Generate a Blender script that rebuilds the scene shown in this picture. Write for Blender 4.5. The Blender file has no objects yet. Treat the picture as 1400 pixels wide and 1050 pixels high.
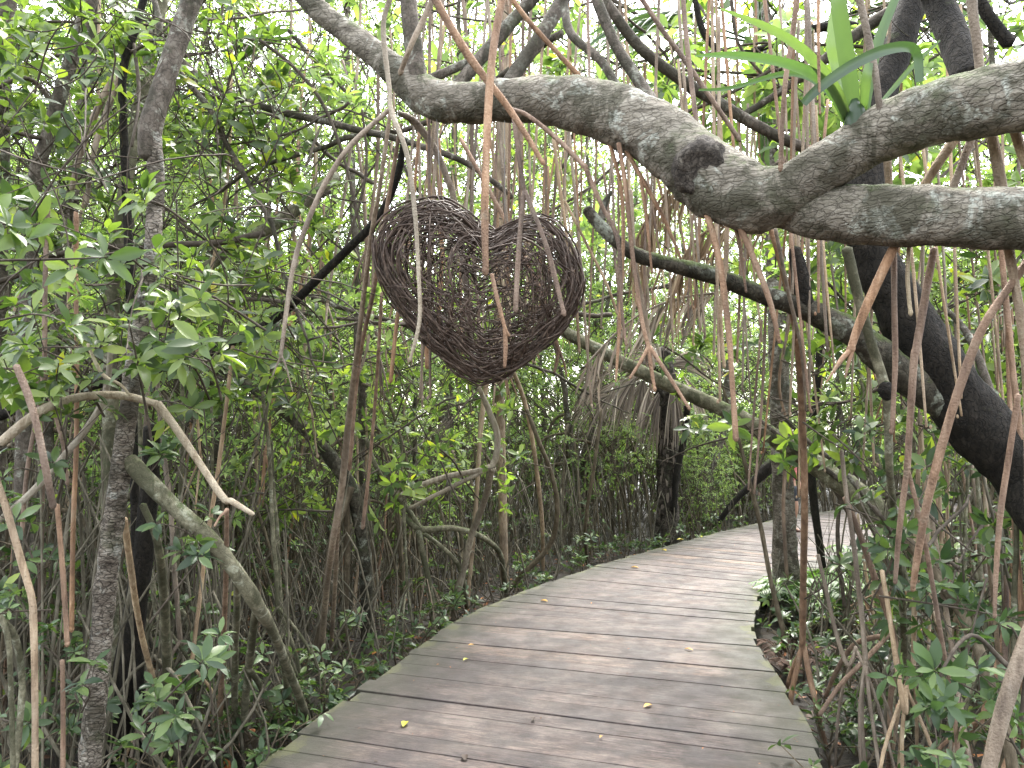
import bpy, math, random
import numpy as np
from mathutils import Vector, noise, Matrix
random.seed(11)
rnd = random.random
def U(a, b): return a + (b - a) * rnd()
def R(a): return math.radians(a)
scene = bpy.context.scene
col = scene.collection

# ------------------------------------------------------------------ camera
F_PX = 1050.0
PITCH = math.atan(75 / 1050)
CAM = Vector((0, 0, 1.5))
cF = Vector((0, math.cos(PITCH), math.sin(PITCH)))
cU = Vector((0, -math.sin(PITCH), math.cos(PITCH)))
cR = Vector((1, 0, 0))
GROUND = -0.28
def P(px, py, d): return CAM + cR * ((px - 700) / F_PX * d) + cU * ((525 - py) / F_PX * d) + cF * d
def G(px, py, z=GROUND):
    v = cR * ((px - 700) / F_PX) + cU * ((525 - py) / F_PX) + cF
    return CAM + v * ((z - CAM.z) / v.z)
def proj(p):
    q = p - CAM; d = q.dot(cF)
    if d < 0.05: return None
    return (700 + q.dot(cR) / d * F_PX, 525 - q.dot(cU) / d * F_PX, d)
cd = bpy.data.cameras.new('camera'); cam = bpy.data.objects.new('camera', cd); col.objects.link(cam)
cam.location = CAM; cam.rotation_euler = (math.pi / 2 + PITCH, 0, 0)
cd.sensor_width = 36; cd.lens = 27; cd.clip_start = 0.05; cd.clip_end = 500
scene.camera = cam

# ------------------------------------------------------------------ materials
def new_mat(name):
    m = bpy.data.materials.new(name); m.use_nodes = True
    nt = m.node_tree; nt.nodes.clear()
    out = nt.nodes.new('ShaderNodeOutputMaterial')
    return m, nt, out
class N:
    def __init__(s, nt): s.nt = nt
    def n(s, t, **kw):
        nd = s.nt.nodes.new(t)
        for k, v in kw.items(): setattr(nd, k, v)
        return nd
    def l(s, a, b): s.nt.links.new(a, b)
    def noise(s, vec, scale, detail=4, rough=.55, dist=0):
        nd = s.n('ShaderNodeTexNoise'); nd.inputs['Scale'].default_value = scale
        nd.inputs['Detail'].default_value = detail; nd.inputs['Roughness'].default_value = rough
        nd.inputs['Distortion'].default_value = dist
        s.l(vec, nd.inputs['Vector']); return nd.outputs['Fac']
    def ramp(s, fac, stops):
        nd = s.n('ShaderNodeValToRGB'); e = nd.color_ramp.elements
        while len(e) < len(stops): e.new(.5)
        for i, (p, c) in enumerate(stops):
            e[i].position = p; e[i].color = (c, c, c, 1) if isinstance(c, (int, float)) else (*c, 1)
        s.l(fac, nd.inputs['Fac']); return nd.outputs['Color']
    def mix(s, fac, a, b, mode='MIX'):
        nd = s.n('ShaderNodeMix', data_type='RGBA', blend_type=mode)
        if isinstance(fac, (int, float)): nd.inputs['Factor'].default_value = fac
        else: s.l(fac, nd.inputs['Factor'])
        for sock, v in ((nd.inputs['A'], a), (nd.inputs['B'], b)):
            if isinstance(v, tuple): sock.default_value = (*v, 1)
            else: s.l(v, sock)
        return nd.outputs['Result']
    def mapping(s, vec, sc=(1, 1, 1), rot=(0, 0, 0)):
        nd = s.n('ShaderNodeMapping'); nd.inputs['Scale'].default_value = sc; nd.inputs['Rotation'].default_value = rot
        s.l(vec, nd.inputs['Vector']); return nd.outputs['Vector']
    def math(s, op, a, b=None):
        nd = s.n('ShaderNodeMath', operation=op)
        for i, v in enumerate((a, b)):
            if v is None: continue
            if isinstance(v, (int, float)): nd.inputs[i].default_value = v
            else: s.l(v, nd.inputs[i])
        return nd.outputs[0]
    def bump(s, h, strength, dist):
        nd = s.n('ShaderNodeBump'); nd.inputs['Strength'].default_value = strength; nd.inputs['Distance'].default_value = dist
        s.l(h, nd.inputs['Height']); return nd.outputs['Normal']

def bark_mat(name, c_dark, c_mid, c_light, scale=1.0, zs=.35, lichen=None, moss=0.0, bump=.012, rough=.9, moss_col=(.05, .075, .018), crack=.5):
    m, nt, out = new_mat(name); k = N(nt)
    geo = k.n('ShaderNodeNewGeometry').outputs
    pos = geo['Position']
    vec = k.mapping(pos, (scale, scale, scale * zs))
    a = k.noise(vec, 14, 6, .65, .4)
    b = k.noise(pos, 5 * scale, 4, .6)
    c = k.ramp(a, [(.3, c_dark), (.52, c_mid), (.72, c_light)])
    c = k.mix(k.ramp(b, [(.35, .0), (.7, .6)]), c, c_dark)
    vo = k.n('ShaderNodeTexVoronoi', feature='DISTANCE_TO_EDGE'); vo.inputs['Scale'].default_value = 26
    wv = k.n('ShaderNodeVectorMath', operation='ADD')
    nz = k.n('ShaderNodeTexNoise'); nz.inputs['Scale'].default_value = 18 * scale; nz.inputs['Detail'].default_value = 3
    k.l(pos, nz.inputs['Vector'])
    sc = k.n('ShaderNodeVectorMath', operation='SCALE'); sc.inputs['Scale'].default_value = .09
    k.l(nz.outputs['Color'], sc.inputs[0]); k.l(vec, wv.inputs[0]); k.l(sc.outputs[0], wv.inputs[1])
    k.l(wv.outputs[0], vo.inputs['Vector'])
    cr = k.ramp(vo.outputs['Distance'], [(.0, .0), (.09, 1.0)])
    c = k.mix(k.math('MULTIPLY', k.math('SUBTRACT', 1.0, cr), crack), c, tuple(v * .35 for v in c_dark))
    if lichen:
        lv = k.noise(pos, 9, 5, .62, .7)
        lm = k.ramp(lv, [(.56, 0.0), (.62, 1.0)])
        l2 = k.ramp(k.noise(pos, 70, 3), [(.35, 0.0), (.55, 1.0)])
        c = k.mix(k.math('MULTIPLY', k.math('MULTIPLY', lm, l2), .62), c, lichen)
        dk = k.ramp(k.noise(k.mapping(pos, (1.4, 1, .8)), 4.2, 7, .72, .6), [(.48, 0.0), (.56, 1.0)])
        c = k.mix(k.math('MULTIPLY', dk, .74), c, (c_dark[0] * .55, c_dark[1] * .62, c_dark[2] * .5))
        gm = k.ramp(k.noise(pos, 4.2, 6, .7, .4), [(.57, 0.0), (.70, .6)])
        c = k.mix(gm, c, (.06, .075, .035))
    if moss > 0:
        sep = k.n('ShaderNodeSeparateXYZ'); k.l(geo['Normal'], sep.inputs[0])
        up = k.math('ADD', k.math('MULTIPLY', sep.outputs['Z'], .35), k.noise(pos, 7, 5, .7))
        mm = k.ramp(up, [(.80 - moss * .35, 0.0), (.95 - moss * .35, 1.0)])
        c = k.mix(k.math('MULTIPLY', mm, .8), c, moss_col)
    h = k.math('ADD', k.math('MULTIPLY', a, 1.0), k.math('MULTIPLY', cr, .5 * crack))
    h = k.math('ADD', h, k.math('MULTIPLY', k.noise(pos, 90, 3), .25))
    bs = k.n('ShaderNodeBsdfPrincipled'); k.l(c, bs.inputs['Base Color'])
    bs.inputs['Roughness'].default_value = rough; bs.inputs['Specular IOR Level'].default_value = .25
    k.l(k.bump(h, .9, bump), bs.inputs['Normal'])
    k.l(bs.outputs[0], out.inputs['Surface']); return m

def root_mat(name, c1, c2, c3):
    m, nt, out = new_mat(name); k = N(nt)
    pos = k.n('ShaderNodeNewGeometry').outputs['Position']
    oi = k.n('ShaderNodeObjectInfo').outputs['Random']
    a = k.noise(k.mapping(pos, (1, 1, .18)), 40, 4, .6)
    b = k.noise(pos, 3.5, 3, .6)
    c = k.ramp(a, [(.3, c1), (.5, c2), (.75, c3)])
    c = k.mix(k.ramp(b, [(.4, .0), (.7, .75)]), c, tuple((c1[i] * .6 + .03) for i in range(3)))
    sp = k.ramp(k.noise(pos, 160, 2), [(.66, 0.0), (.72, 1.0)])
    c = k.mix(k.math('MULTIPLY', sp, .6), c, tuple(v * .3 for v in c1))
    gr = k.ramp(k.noise(pos, 8, 4, .6), [(.6, 0.0), (.75, .5)])
    c = k.mix(gr, c, (.24, .23, .17))
    hs = k.n('ShaderNodeHueSaturation'); k.l(c, hs.inputs['Color'])
    k.l(k.math('ADD', k.math('MULTIPLY', oi, .5), .72), hs.inputs['Value'])
    k.l(k.math('ADD', k.math('MULTIPLY', oi, .35), .75), hs.inputs['Saturation'])
    bs = k.n('ShaderNodeBsdfPrincipled'); k.l(hs.outputs[0], bs.inputs['Base Color'])
    bs.inputs['Roughness'].default_value = .75; bs.inputs['Specular IOR Level'].default_value = .3
    k.l(k.bump(k.math('ADD', k.math('MULTIPLY', a, 1.6), k.noise(pos, 130, 3)), .9, .007), bs.inputs['Normal'])
    k.l(bs.outputs[0], out.inputs['Surface']); return m

def leaf_mat(name, ramp, trans=.45, rough=.38, spec=.5, tcol=(1.3, 1.5, .55)):
    m, nt, out = new_mat(name); k = N(nt)
    at = k.n('ShaderNodeAttribute', attribute_name='tint').outputs['Fac']
    oi = k.n('ShaderNodeObjectInfo').outputs['Random']
    pos = k.n('ShaderNodeNewGeometry').outputs['Position']
    nz = k.noise(pos, 30, 2)
    f = k.math('ADD', k.math('MULTIPLY', at, .93), k.math('MULTIPLY', k.math('SUBTRACT', nz, .5), .12))
    c = k.ramp(f, ramp)
    hs = k.n('ShaderNodeHueSaturation'); k.l(c, hs.inputs['Color'])
    k.l(k.math('ADD', k.math('MULTIPLY', oi, .35), .8), hs.inputs['Value'])
    c = hs.outputs[0]
    bs = k.n('ShaderNodeBsdfPrincipled'); k.l(c, bs.inputs['Base Color'])
    bs.inputs['Roughness'].default_value = rough; bs.inputs['Specular IOR Level'].default_value = spec
    tr = k.n('ShaderNodeBsdfTranslucent')
    tc = k.mix(1.0, c, tcol, 'MULTIPLY'); k.l(tc, tr.inputs['Color'])
    mx = k.n('ShaderNodeMixShader'); mx.inputs[0].default_value = trans
    k.l(bs.outputs[0], mx.inputs[1]); k.l(tr.outputs[0], mx.inputs[2])
    k.l(mx.outputs[0], out.inputs['Surface']); return m

M = {}
M['limb'] = bark_mat('limb_bark', (.09, .078, .06), (.25, .225, .18), (.40, .37, .31), scale=1.0, zs=2.7, lichen=(.52, .55, .48), moss=.2, bump=.02, crack=.4)
M['dark'] = bark_mat('dark_bark', (.008, .007, .005), (.019, .016, .012), (.045, .038, .03), scale=1.6, zs=.5, moss=.15, bump=.02, crack=.7)
M['branch'] = bark_mat('branch_bark', (.05, .042, .032), (.12, .10, .08), (.22, .20, .165), scale=1.7, zs=.8, lichen=(.34, .35, .29), moss=.1, bump=.008)
M['peel'] = bark_mat('peeling_bark', (.075, .058, .045), (.27, .235, .19), (.50, .47, .40), scale=1.2, zs=2.6, lichen=(.44, .45, .40), moss=.1, bump=.03, crack=.8)
M['log'] = bark_mat('log_bark', (.07, .065, .042), (.17, .16, .105), (.32, .30, .21), scale=1.6, zs=1.0, lichen=(.36, .37, .28), moss=.25, bump=.008, crack=.3)
M['tan'] = root_mat('tan_root', (.16, .11, .068), (.33, .245, .16), (.48, .39, .28))
M['rust'] = root_mat('rust_root', (.125, .072, .042), (.27, .165, .10), (.41, .285, .19))
M['pale'] = root_mat('pale_root', (.20, .15, .09), (.36, .30, .21), (.48, .42, .31))
M['stem'] = bark_mat('stem_bark', (.05, .04, .026), (.13, .105, .07), (.25, .21, .15), scale=2, zs=.3, bump=.004, crack=.2)
M['thin'] = bark_mat('thin_stem_bark', (.04, .036, .025), (.125, .112, .08), (.29, .26, .20), scale=1, zs=.5, bump=.003, crack=.1)
M['twig'] = bark_mat('twig_bark', (.035, .028, .02), (.08, .065, .05), (.15, .13, .10), scale=2, zs=1, bump=.002, crack=0)
M['wicker'] = bark_mat('wicker_twigs', (.026, .017, .012), (.082, .055, .041), (.23, .175, .135), scale=3, zs=1, bump=.002, crack=0, rough=.5)
YL = (.52, .40, .03)
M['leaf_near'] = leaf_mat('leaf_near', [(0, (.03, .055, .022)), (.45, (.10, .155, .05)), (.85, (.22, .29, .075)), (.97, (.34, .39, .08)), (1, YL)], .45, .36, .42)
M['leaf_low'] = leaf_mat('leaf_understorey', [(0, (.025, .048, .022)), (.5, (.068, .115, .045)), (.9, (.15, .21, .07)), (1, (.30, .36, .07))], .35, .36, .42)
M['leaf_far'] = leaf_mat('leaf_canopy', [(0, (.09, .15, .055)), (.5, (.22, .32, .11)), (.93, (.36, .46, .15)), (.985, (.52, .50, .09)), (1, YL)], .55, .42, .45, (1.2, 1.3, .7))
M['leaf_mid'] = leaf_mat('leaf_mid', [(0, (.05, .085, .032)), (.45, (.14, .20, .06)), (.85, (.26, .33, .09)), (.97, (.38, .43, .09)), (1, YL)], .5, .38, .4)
M['strap'] = leaf_mat('strap_leaf', [(0, (.03, .055, .032)), (.5, (.06, .105, .05)), (1, (.12, .17, .08))], .35, .3, .5)
M['fern'] = leaf_mat('fern_leaf', [(0, (.045, .095, .03)), (1, (.14, .25, .06))], .4, .4, .4)
M['deadfern'] = leaf_mat('dead_fern', [(0, (.05, .03, .022)), (1, (.14, .09, .065))], .2, .8, .2, (1, 1, 1))
M['thatch'] = leaf_mat('dead_palm', [(0, (.10, .082, .068)), (.6, (.29, .24, .19)), (1, (.46, .39, .31))], .2, .8, .2, (1, 1, 1))
M['straw'] = leaf_mat('straw_palm', [(0, (.12, .08, .05)), (.6, (.27, .19, .12)), (1, (.42, .33, .22))], .3, .8, .2, (1, 1, 1))
M['litter'] = leaf_mat('litter', [(0, (.03, .018, .012)), (.45, (.10, .045, .02)), (.8, (.30, .10, .03)), (.93, (.48, .20, .05)), (1, (.30, .30, .22))], .1, .6, .4, (1, 1, 1))
M['yleaf'] = leaf_mat('yellow_leaf', [(0, (.30, .15, .04)), (.5, (.60, .32, .05)), (1, (.42, .46, .05))], .2, .45, .4, (1, 1, .6))

def simple(name, c, rough=.7, var=.25, sc=30):
    m, nt, out = new_mat(name); k = N(nt)
    pos = k.n('ShaderNodeTexCoord').outputs['Object']
    cc = k.ramp(k.noise(pos, sc, 4), [(.3, tuple(v * (1 - var) for v in c)), (.7, tuple(v * (1 + var) for v in c))])
    bs = k.n('ShaderNodeBsdfPrincipled'); k.l(cc, bs.inputs['Base Color']); bs.inputs['Roughness'].default_value = rough
    k.l(bs.outputs[0], out.inputs['Surface']); return m

def deck_mat():
    m, nt, out = new_mat('deck_wood'); k = N(nt)
    uv = k.n('ShaderNodeUVMap').outputs[0]
    pos = k.n('ShaderNodeNewGeometry').outputs['Position']
    tint = k.n('ShaderNodeAttribute', attribute_name='tint').outputs['Fac']
    edge = k.n('ShaderNodeAttribute', attribute_name='edge').outputs['Fac']
    g1 = k.noise(k.mapping(uv, (2.6, 22, 1)), 3.2, 8, .75, .8)
    g2 = k.noise(k.mapping(uv, (5, 40, 1)), 3.0, 6, .8, .5)
    blot = k.noise(pos, 1.6, 5, .6)
    c = k.ramp(g1, [(.36, (.011, .0074, .0066)), (.5, (.060, .045, .040)), (.64, (.140, .110, .096))])
    c = k.mix(k.ramp(g2, [(.36, .9), (.49, 0.0)]), c, (.02, .015, .014))
    c = k.mix(k.ramp(g2, [(.56, 0.0), (.68, .4)]), c, (.18, .152, .135))
    tt = k.ramp(tint, [(0, (.55, .52, .54)), (.5, (.95, .91, .93)), (.86, (1.12, 1.05, 1.02)), (.93, (1.65, 1.4, 1.1)), (1, (1.9, 1.6, 1.2))])
    c = k.mix(1.0, c, tt, 'MULTIPLY')
    ck = k.ramp(k.noise(k.mapping(uv, (.8, 30, 1)), 2.2, 4, .8, .4), [(.615, 0.0), (.635, .9)])
    c = k.mix(ck, c, (.012, .009, .008))
    c = k.mix(k.ramp(blot, [(.45, 0.0), (.65, .5)]), c, (.155, .124, .108))
    c = k.mix(k.ramp(k.noise(pos, 2.7, 6, .7), [(.46, 0.0), (.58, .8)]), c, (.030, .023, .023))
    c = k.mix(k.ramp(k.noise(k.mapping(uv, (1, 9, 1)), 2.0, 5, .7), [(.53, 0.0), (.60, .6)]), c, (.028, .022, .02))
    em = k.math('ADD', edge, k.math('MULTIPLY', k.math('SUBTRACT', k.noise(pos, 3, 6, .7), .5), .9))
    c = k.mix(k.ramp(em, [(.40, 0.0), (.90, .85)]), c, (.036, .036, .024))
    c = k.mix(k.ramp(em, [(.95, 0.0), (1.3, .45)]), c, (.11, .115, .045))
    sp = k.ramp(k.noise(pos, 55, 3, .7), [(.69, 0.0), (.73, .8)])
    c = k.mix(sp, c, (.03, .025, .02))
    sp2 = k.ramp(k.noise(pos, 38, 3, .7), [(.71, 0.0), (.75, .5)])
    c = k.mix(sp2, c, (.27, .25, .22))
    bs = k.n('ShaderNodeBsdfPrincipled'); k.l(c, bs.inputs['Base Color'])
    k.l(k.ramp(k.noise(pos, 6, 4), [(.3, .5), (.7, .8)]), bs.inputs['Roughness'])
    bs.inputs['Specular IOR Level'].default_value = .4
    h = k.math('ADD', k.math('MULTIPLY', g2, .6), g1)
    k.l(k.bump(h, .7, .006), bs.inputs['Normal'])
    k.l(bs.outputs[0], out.inputs['Surface']); return m
M['deck'] = deck_mat()

def mud_mat():
    m, nt, out = new_mat('mud'); k = N(nt)
    pos = k.n('ShaderNodeNewGeometry').outputs['Position']
    a = k.noise(pos, 6, 8, .7)
    c = k.ramp(a, [(.3, (.010, .008, .006)), (.55, (.03, .023, .016)), (.8, (.075, .055, .035))])
    bs = k.n('ShaderNodeBsdfPrincipled'); k.l(c, bs.inputs['Base Color'])
    k.l(k.ramp(k.noise(pos, 1.2, 3), [(.4, .25), (.6, .8)]), bs.inputs['Roughness'])
    k.l(k.bump(k.noise(pos, 14, 8, .75), 1, .05), bs.inputs['Normal'])
    k.l(bs.outputs[0], out.inputs['Surface']); return m
M['mud'] = mud_mat()

M['knotbark'] = bark_mat('knot_bark', (.028, .024, .02), (.085, .072, .06), (.19, .17, .14), scale=2.6, zs=1, bump=.015, crack=.6)
# ------------------------------------------------------------------ mesh builder
class MB:
    def __init__(s): s.v = []; s.f = []; s.t = []
    def build(s, name, mat, parent=None, smooth=True, loc=None):
        me = bpy.data.meshes.new(name); me.from_pydata(s.v, [], s.f)
        if s.t:
            a = me.attributes.new('tint', 'FLOAT', 'POINT'); a.data.foreach_set('value', s.t)
        if smooth: me.polygons.foreach_set('use_smooth', [True] * len(me.polygons))
        me.materials.append(mat); me.update()
        o = bpy.data.objects.new(name, me); col.objects.link(o)
        if parent: o.parent = parent
        return o
    def pt(s, p, t=.5):
        s.v.append((p[0], p[1], p[2])); s.t.append(t); return len(s.v) - 1

def spline(pts, sub):
    n = len(pts)
    if n < 3 or sub < 2:
        out = []
        for i in range(n - 1):
            for k in range(sub): out.append([pts[i][j] + (pts[i + 1][j] - pts[i][j]) * k / sub for j in range(len(pts[0]))])
        out.append(list(pts[-1])); return out
    out = []
    for i in range(n - 1):
        p0 = pts[max(i - 1, 0)]; p1 = pts[i]; p2 = pts[i + 1]; p3 = pts[min(i + 2, n - 1)]
        for k in range(sub):
            t = k / sub; t2 = t * t; t3 = t2 * t
            out.append([.5 * ((2 * p1[j]) + (-p0[j] + p2[j]) * t + (2 * p0[j] - 5 * p1[j] + 4 * p2[j] - p3[j]) * t2 + (-p0[j] + 3 * p1[j] - 3 * p2[j] + p3[j]) * t3) for j in range(len(p1))])
    out.append(list(pts[-1])); return out

def tube(mb, pts, sub=6, sides=8, rough=0.0, rfreq=8.0, wob=0.0, nodes=0, cap=True, tint=.5):
    """pts: (x,y,z,r)"""
    q = spline(pts, sub)
    c = [Vector(p[:3]) for p in q]; r = [max(p[3], .0004) for p in q]
    if wob:
        for i in range(1, len(c) - 1):
            o = noise.noise_vector(c[i] * 2.3) * wob + noise.noise_vector(c[i] * 7) * wob * .35
            c[i] = c[i] + o
    if nodes:
        for i in range(len(r)):
            h = noise.noise(c[i] * nodes)
            r[i] *= 1 + .10 * h
    up = Vector((0.13, .31, .94)).normalized()
    T = (c[1] - c[0]).normalized()
    if abs(T.dot(up)) > .9: up = Vector((1, .1, 0)).normalized()
    nrm = (up - T * up.dot(T)).normalized()
    rings = []
    for i in range(len(c)):
        if i < len(c) - 1: Tn = c[i + 1] - c[i]
        else: Tn = c[i] - c[i - 1]
        if i > 0: Tn = Tn.normalized() + (c[i] - c[i - 1]).normalized()
        if Tn.length < 1e-9: Tn = T
        Tn.normalize()
        nrm = nrm - Tn * nrm.dot(Tn)
        if nrm.length < 1e-6: nrm = Tn.orthogonal()
        nrm.normalize(); T = Tn; b = T.cross(nrm)
        ring = []
        for k in range(sides):
            a = 2 * math.pi * k / sides
            d = nrm * math.cos(a) + b * math.sin(a)
            rr = r[i]
            if rough:
                pp = c[i] + d * r[i]
                rr += r[i] * rough * (noise.noise(pp * rfreq) * 1.0 + noise.noise(pp * rfreq * 2.7) * .5 + noise.noise(pp * rfreq * 6) * .3)
            ring.append(mb.pt(c[i] + d * rr, tint))
        rings.append(ring)
    for i in range(len(rings) - 1):
        A = rings[i]; B = rings[i + 1]
        for k in range(sides):
            mb.f.append((A[k], A[(k + 1) % sides], B[(k + 1) % sides], B[k]))
    if cap:
        e = mb.pt(c[-1] + T * r[-1] * .6, tint)
        for k in range(sides): mb.f.append((rings[-1][k], rings[-1][(k + 1) % sides], e))
        e = mb.pt(c[0] - (c[1] - c[0]).normalized() * r[0] * .6, tint)
        for k in range(sides): mb.f.append((rings[0][(k + 1) % sides], rings[0][k], e))
    return c

def lathe(mb, c, ax, prof, sides=28, jit=0.0, oval=1.0):
    ax = ax.normalized(); a = ax.orthogonal().normalized(); b = ax.cross(a); prev = None
    for h, r in prof:
        ids = []
        for k in range(sides):
            t = 2 * math.pi * k / sides; d = a * math.cos(t) * oval + b * math.sin(t)
            p = c + ax * h + d * r
            ids.append(mb.pt(p + d * r * jit * noise.noise(p * 35) + ax * jit * .03 * noise.noise(p * 60)))
        if prev:
            for k in range(sides): mb.f.append((prev[k], prev[(k + 1) % sides], ids[(k + 1) % sides], ids[k]))
        prev = ids
    mb.f.append(tuple(prev))
def ring_node(mb, p, r, d=Vector((0, 0, 1))):
    """swollen joint on an aerial root"""
    d = d.normalized()
    a = [(*(p - d * r * 1.6), r * .9), (*(p - d * r * .5), r * 1.12), (*(p + d * r * .5), r * 1.02), (*(p + d * r * 1.4), r * .55)]
    tube(mb, a, 2, 10, .15, 60)

def leaf(mb, b, d, up, L, W, t, hi=True, curl=.25, fold=.25):
    d = d.normalized(); s = d.cross(up)
    if s.length < 1e-5: s = d.orthogonal()
    s.normalize(); n = s.cross(d)
    def ctr(u): return b + d * (L * u) - n * (curl * L * u * u)
    if hi:
        prev = mb.pt(b, t); rows = []
        for u, w in ((.22, .62), (.5, 1.0), (.78, .72)):
            c = ctr(u); h = n * (fold * W * w * .5)
            rows.append((mb.pt(c - s * (W * .5 * w) + h, t), mb.pt(c, t), mb.pt(c + s * (W * .5 * w) + h, t)))
        tip = mb.pt(ctr(1), t)
        r0 = rows[0]; mb.f += [(prev, r0[1], r0[0]), (prev, r0[2], r0[1])]
        for A, B in ((rows[0], rows[1]), (rows[1], rows[2])):
            mb.f += [(A[0], A[1], B[1], B[0]), (A[1], A[2], B[2], B[1])]
        r2 = rows[2]; mb.f += [(r2[0], r2[1], tip), (r2[1], r2[2], tip)]
    else:
        a = mb.pt(b, t); c = ctr(.5); h = n * (fold * W * .5)
        l = mb.pt(c - s * W * .5 + h, t); m = mb.pt(c, t); r = mb.pt(c + s * W * .5 + h, t); e = mb.pt(ctr(1), t)
        mb.f += [(a, m, l), (a, r, m), (l, m, e), (m, r, e)]

def rdir():
    z = U(-1, 1); a = U(0, 2 * math.pi); q = math.sqrt(1 - z * z)
    return Vector((q * math.cos(a), q * math.sin(a), z))

def whorl(mb, p, d, L, n=7, hi=True, t0=0, t1=1, asp=.40):
    d = d.normalized(); a = d.orthogonal().normalized(); b = d.cross(a); ph = U(0, 6.28)
    for i in range(n):
        an = ph + i * 2.399 + U(-.3, .3); el = U(.05, .75)
        v = (a * math.cos(an) + b * math.sin(an)) * math.cos(el) + d * math.sin(el)
        v = v + Vector((0, 0, -.12)) * rnd()
        t = U(t0, t1)
        if rnd() < .012: t = 1.05
        l = L * U(.45, 1.15)
        upv = (d + rdir() * .45)
        leaf(mb, p + v * (L * .08) - d * (L * .25 * rnd()), v, upv, l, l * asp * U(.8, 1.15), t, hi, U(-.05, .55), U(.1, .6))

def check_feet():
    for o in col.objects:
        if o.type != 'MESH' or o.name.startswith(('boardwalk', 'ground', 'edge_beam', 'post', 'leaf_litter', 'fallen')): continue
        rt_ = o
        while rt_.parent: rt_ = rt_.parent
        if rt_.name.startswith(('person', 'boardwalk')) or rt_.name.startswith('mangrove_seedling'): continue
        mw = o.matrix_world
        bad = [v.co for v in o.data.vertices if (mw @ v.co).z < .03 and deck_dist((mw @ v.co).x, (mw @ v.co).y) < -.02]
        if bad: q = mw @ bad[0]; print('FOOT', o.name, rt_.get('label'), [round(c) for c in proj(q)[:2]], round(proj(q)[2], 1), len(bad))
def tag(o, label=None, cat=None, group=None, kind=None):
    if label: o['label'] = label
    if cat: o['category'] = cat
    if group: o['group'] = group
    if kind: o['kind'] = kind
    return o
def empty(name, loc=(0, 0, 0)):
    o = bpy.data.objects.new(name, None); col.objects.link(o); o.location = loc; o.empty_display_size = .2
    return o
def reparent_base(root, loc):
    """put the thing's Empty at its base while its parts stay where they were built"""
    root.location = loc
    for c in col.objects:
        if c.parent == root and c.type == 'MESH': c.location = -Vector(loc)

def gd(px, py): return proj(G(px, py))[2]
def px_tube(mb, pts, d=None, sub=7, sides=10, **kw):
    """pts (px, py, width_px[, depth])"""
    q = []
    for p in pts:
        dd = p[3] if len(p) > 3 else d
        w = P(p[0], p[1], dd); q.append((w.x, w.y, w.z, p[2] * .5 * dd / F_PX))
    if pts[-1][1] >= 1030 and q[-1][2] > GROUND:
        e = q[-1]; q.append((e[0], e[1] + .05, GROUND - .1, e[3]))
    tube(mb, q, sub, sides, **kw)
    return q

def copy_tree(o, parent=None):
    c = o.copy(); col.objects.link(c); c.parent = parent
    for ch in kids(o): copy_tree(ch, c)
    return c
def kids(o): return [x for x in KIDS.get(o.name, [])]
KIDS = {}
def reg(root, *ch): KIDS[root.name] = list(ch)

# ------------------------------------------------------------------ the boardwalk
pairs = [((-2.9, -2.6), (-.45, -3.6)), ((-1.75, 1.2), (.78, .25)), ((-1.22, 3.45), (1.22, 2.6)), ((-.81, 5.13), (1.57, 4.28)), ((-.40, 6.67), (1.84, 5.94)),
         ((.26, 7.95), (2.2, 7.0)), ((1.05, 9.3), (2.72, 8.2)), ((2.1, 10.8), (3.95, 9.4)), ((4.2, 13.6), (6.2, 11.8)), ((6.6, 16.1), (8.4, 13.9)), ((10.5, 18.4), (11.6, 16.0)), ((17, 20.5), (17.5, 17.8)), ((26, 21.5), (26, 18.8))]
rows = spline([(*a, *b) for a, b in pairs], 24)
CL = [Vector(((r[0] + r[2]) / 2, (r[1] + r[3]) / 2)) for r in rows]
acc = [0]
for i in range(1, len(CL)): acc.append(acc[-1] + (CL[i] - CL[i - 1]).length)
def deck_at(s):
    for i in range(1, len(acc)):
        if acc[i] >= s:
            f = (s - acc[i - 1]) / (acc[i] - acc[i - 1]); a = rows[i - 1]; b = rows[i]
            q = [a[j] + (b[j] - a[j]) * f for j in range(4)]
            return Vector((q[0], q[1], 0)), Vector((q[2], q[3], 0))
    return Vector((*rows[-1][:2], 0)), Vector((*rows[-1][2:], 0))
def deck_dist(x, y):
    """signed-ish distance outside the deck; <0 means on it"""
    best = 1e9
    for i in range(0, len(CL), 3):
        d = (CL[i].x - x) ** 2 + (CL[i].y - y) ** 2
        if d < best: best = d
    return math.sqrt(best) - 1.28

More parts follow.
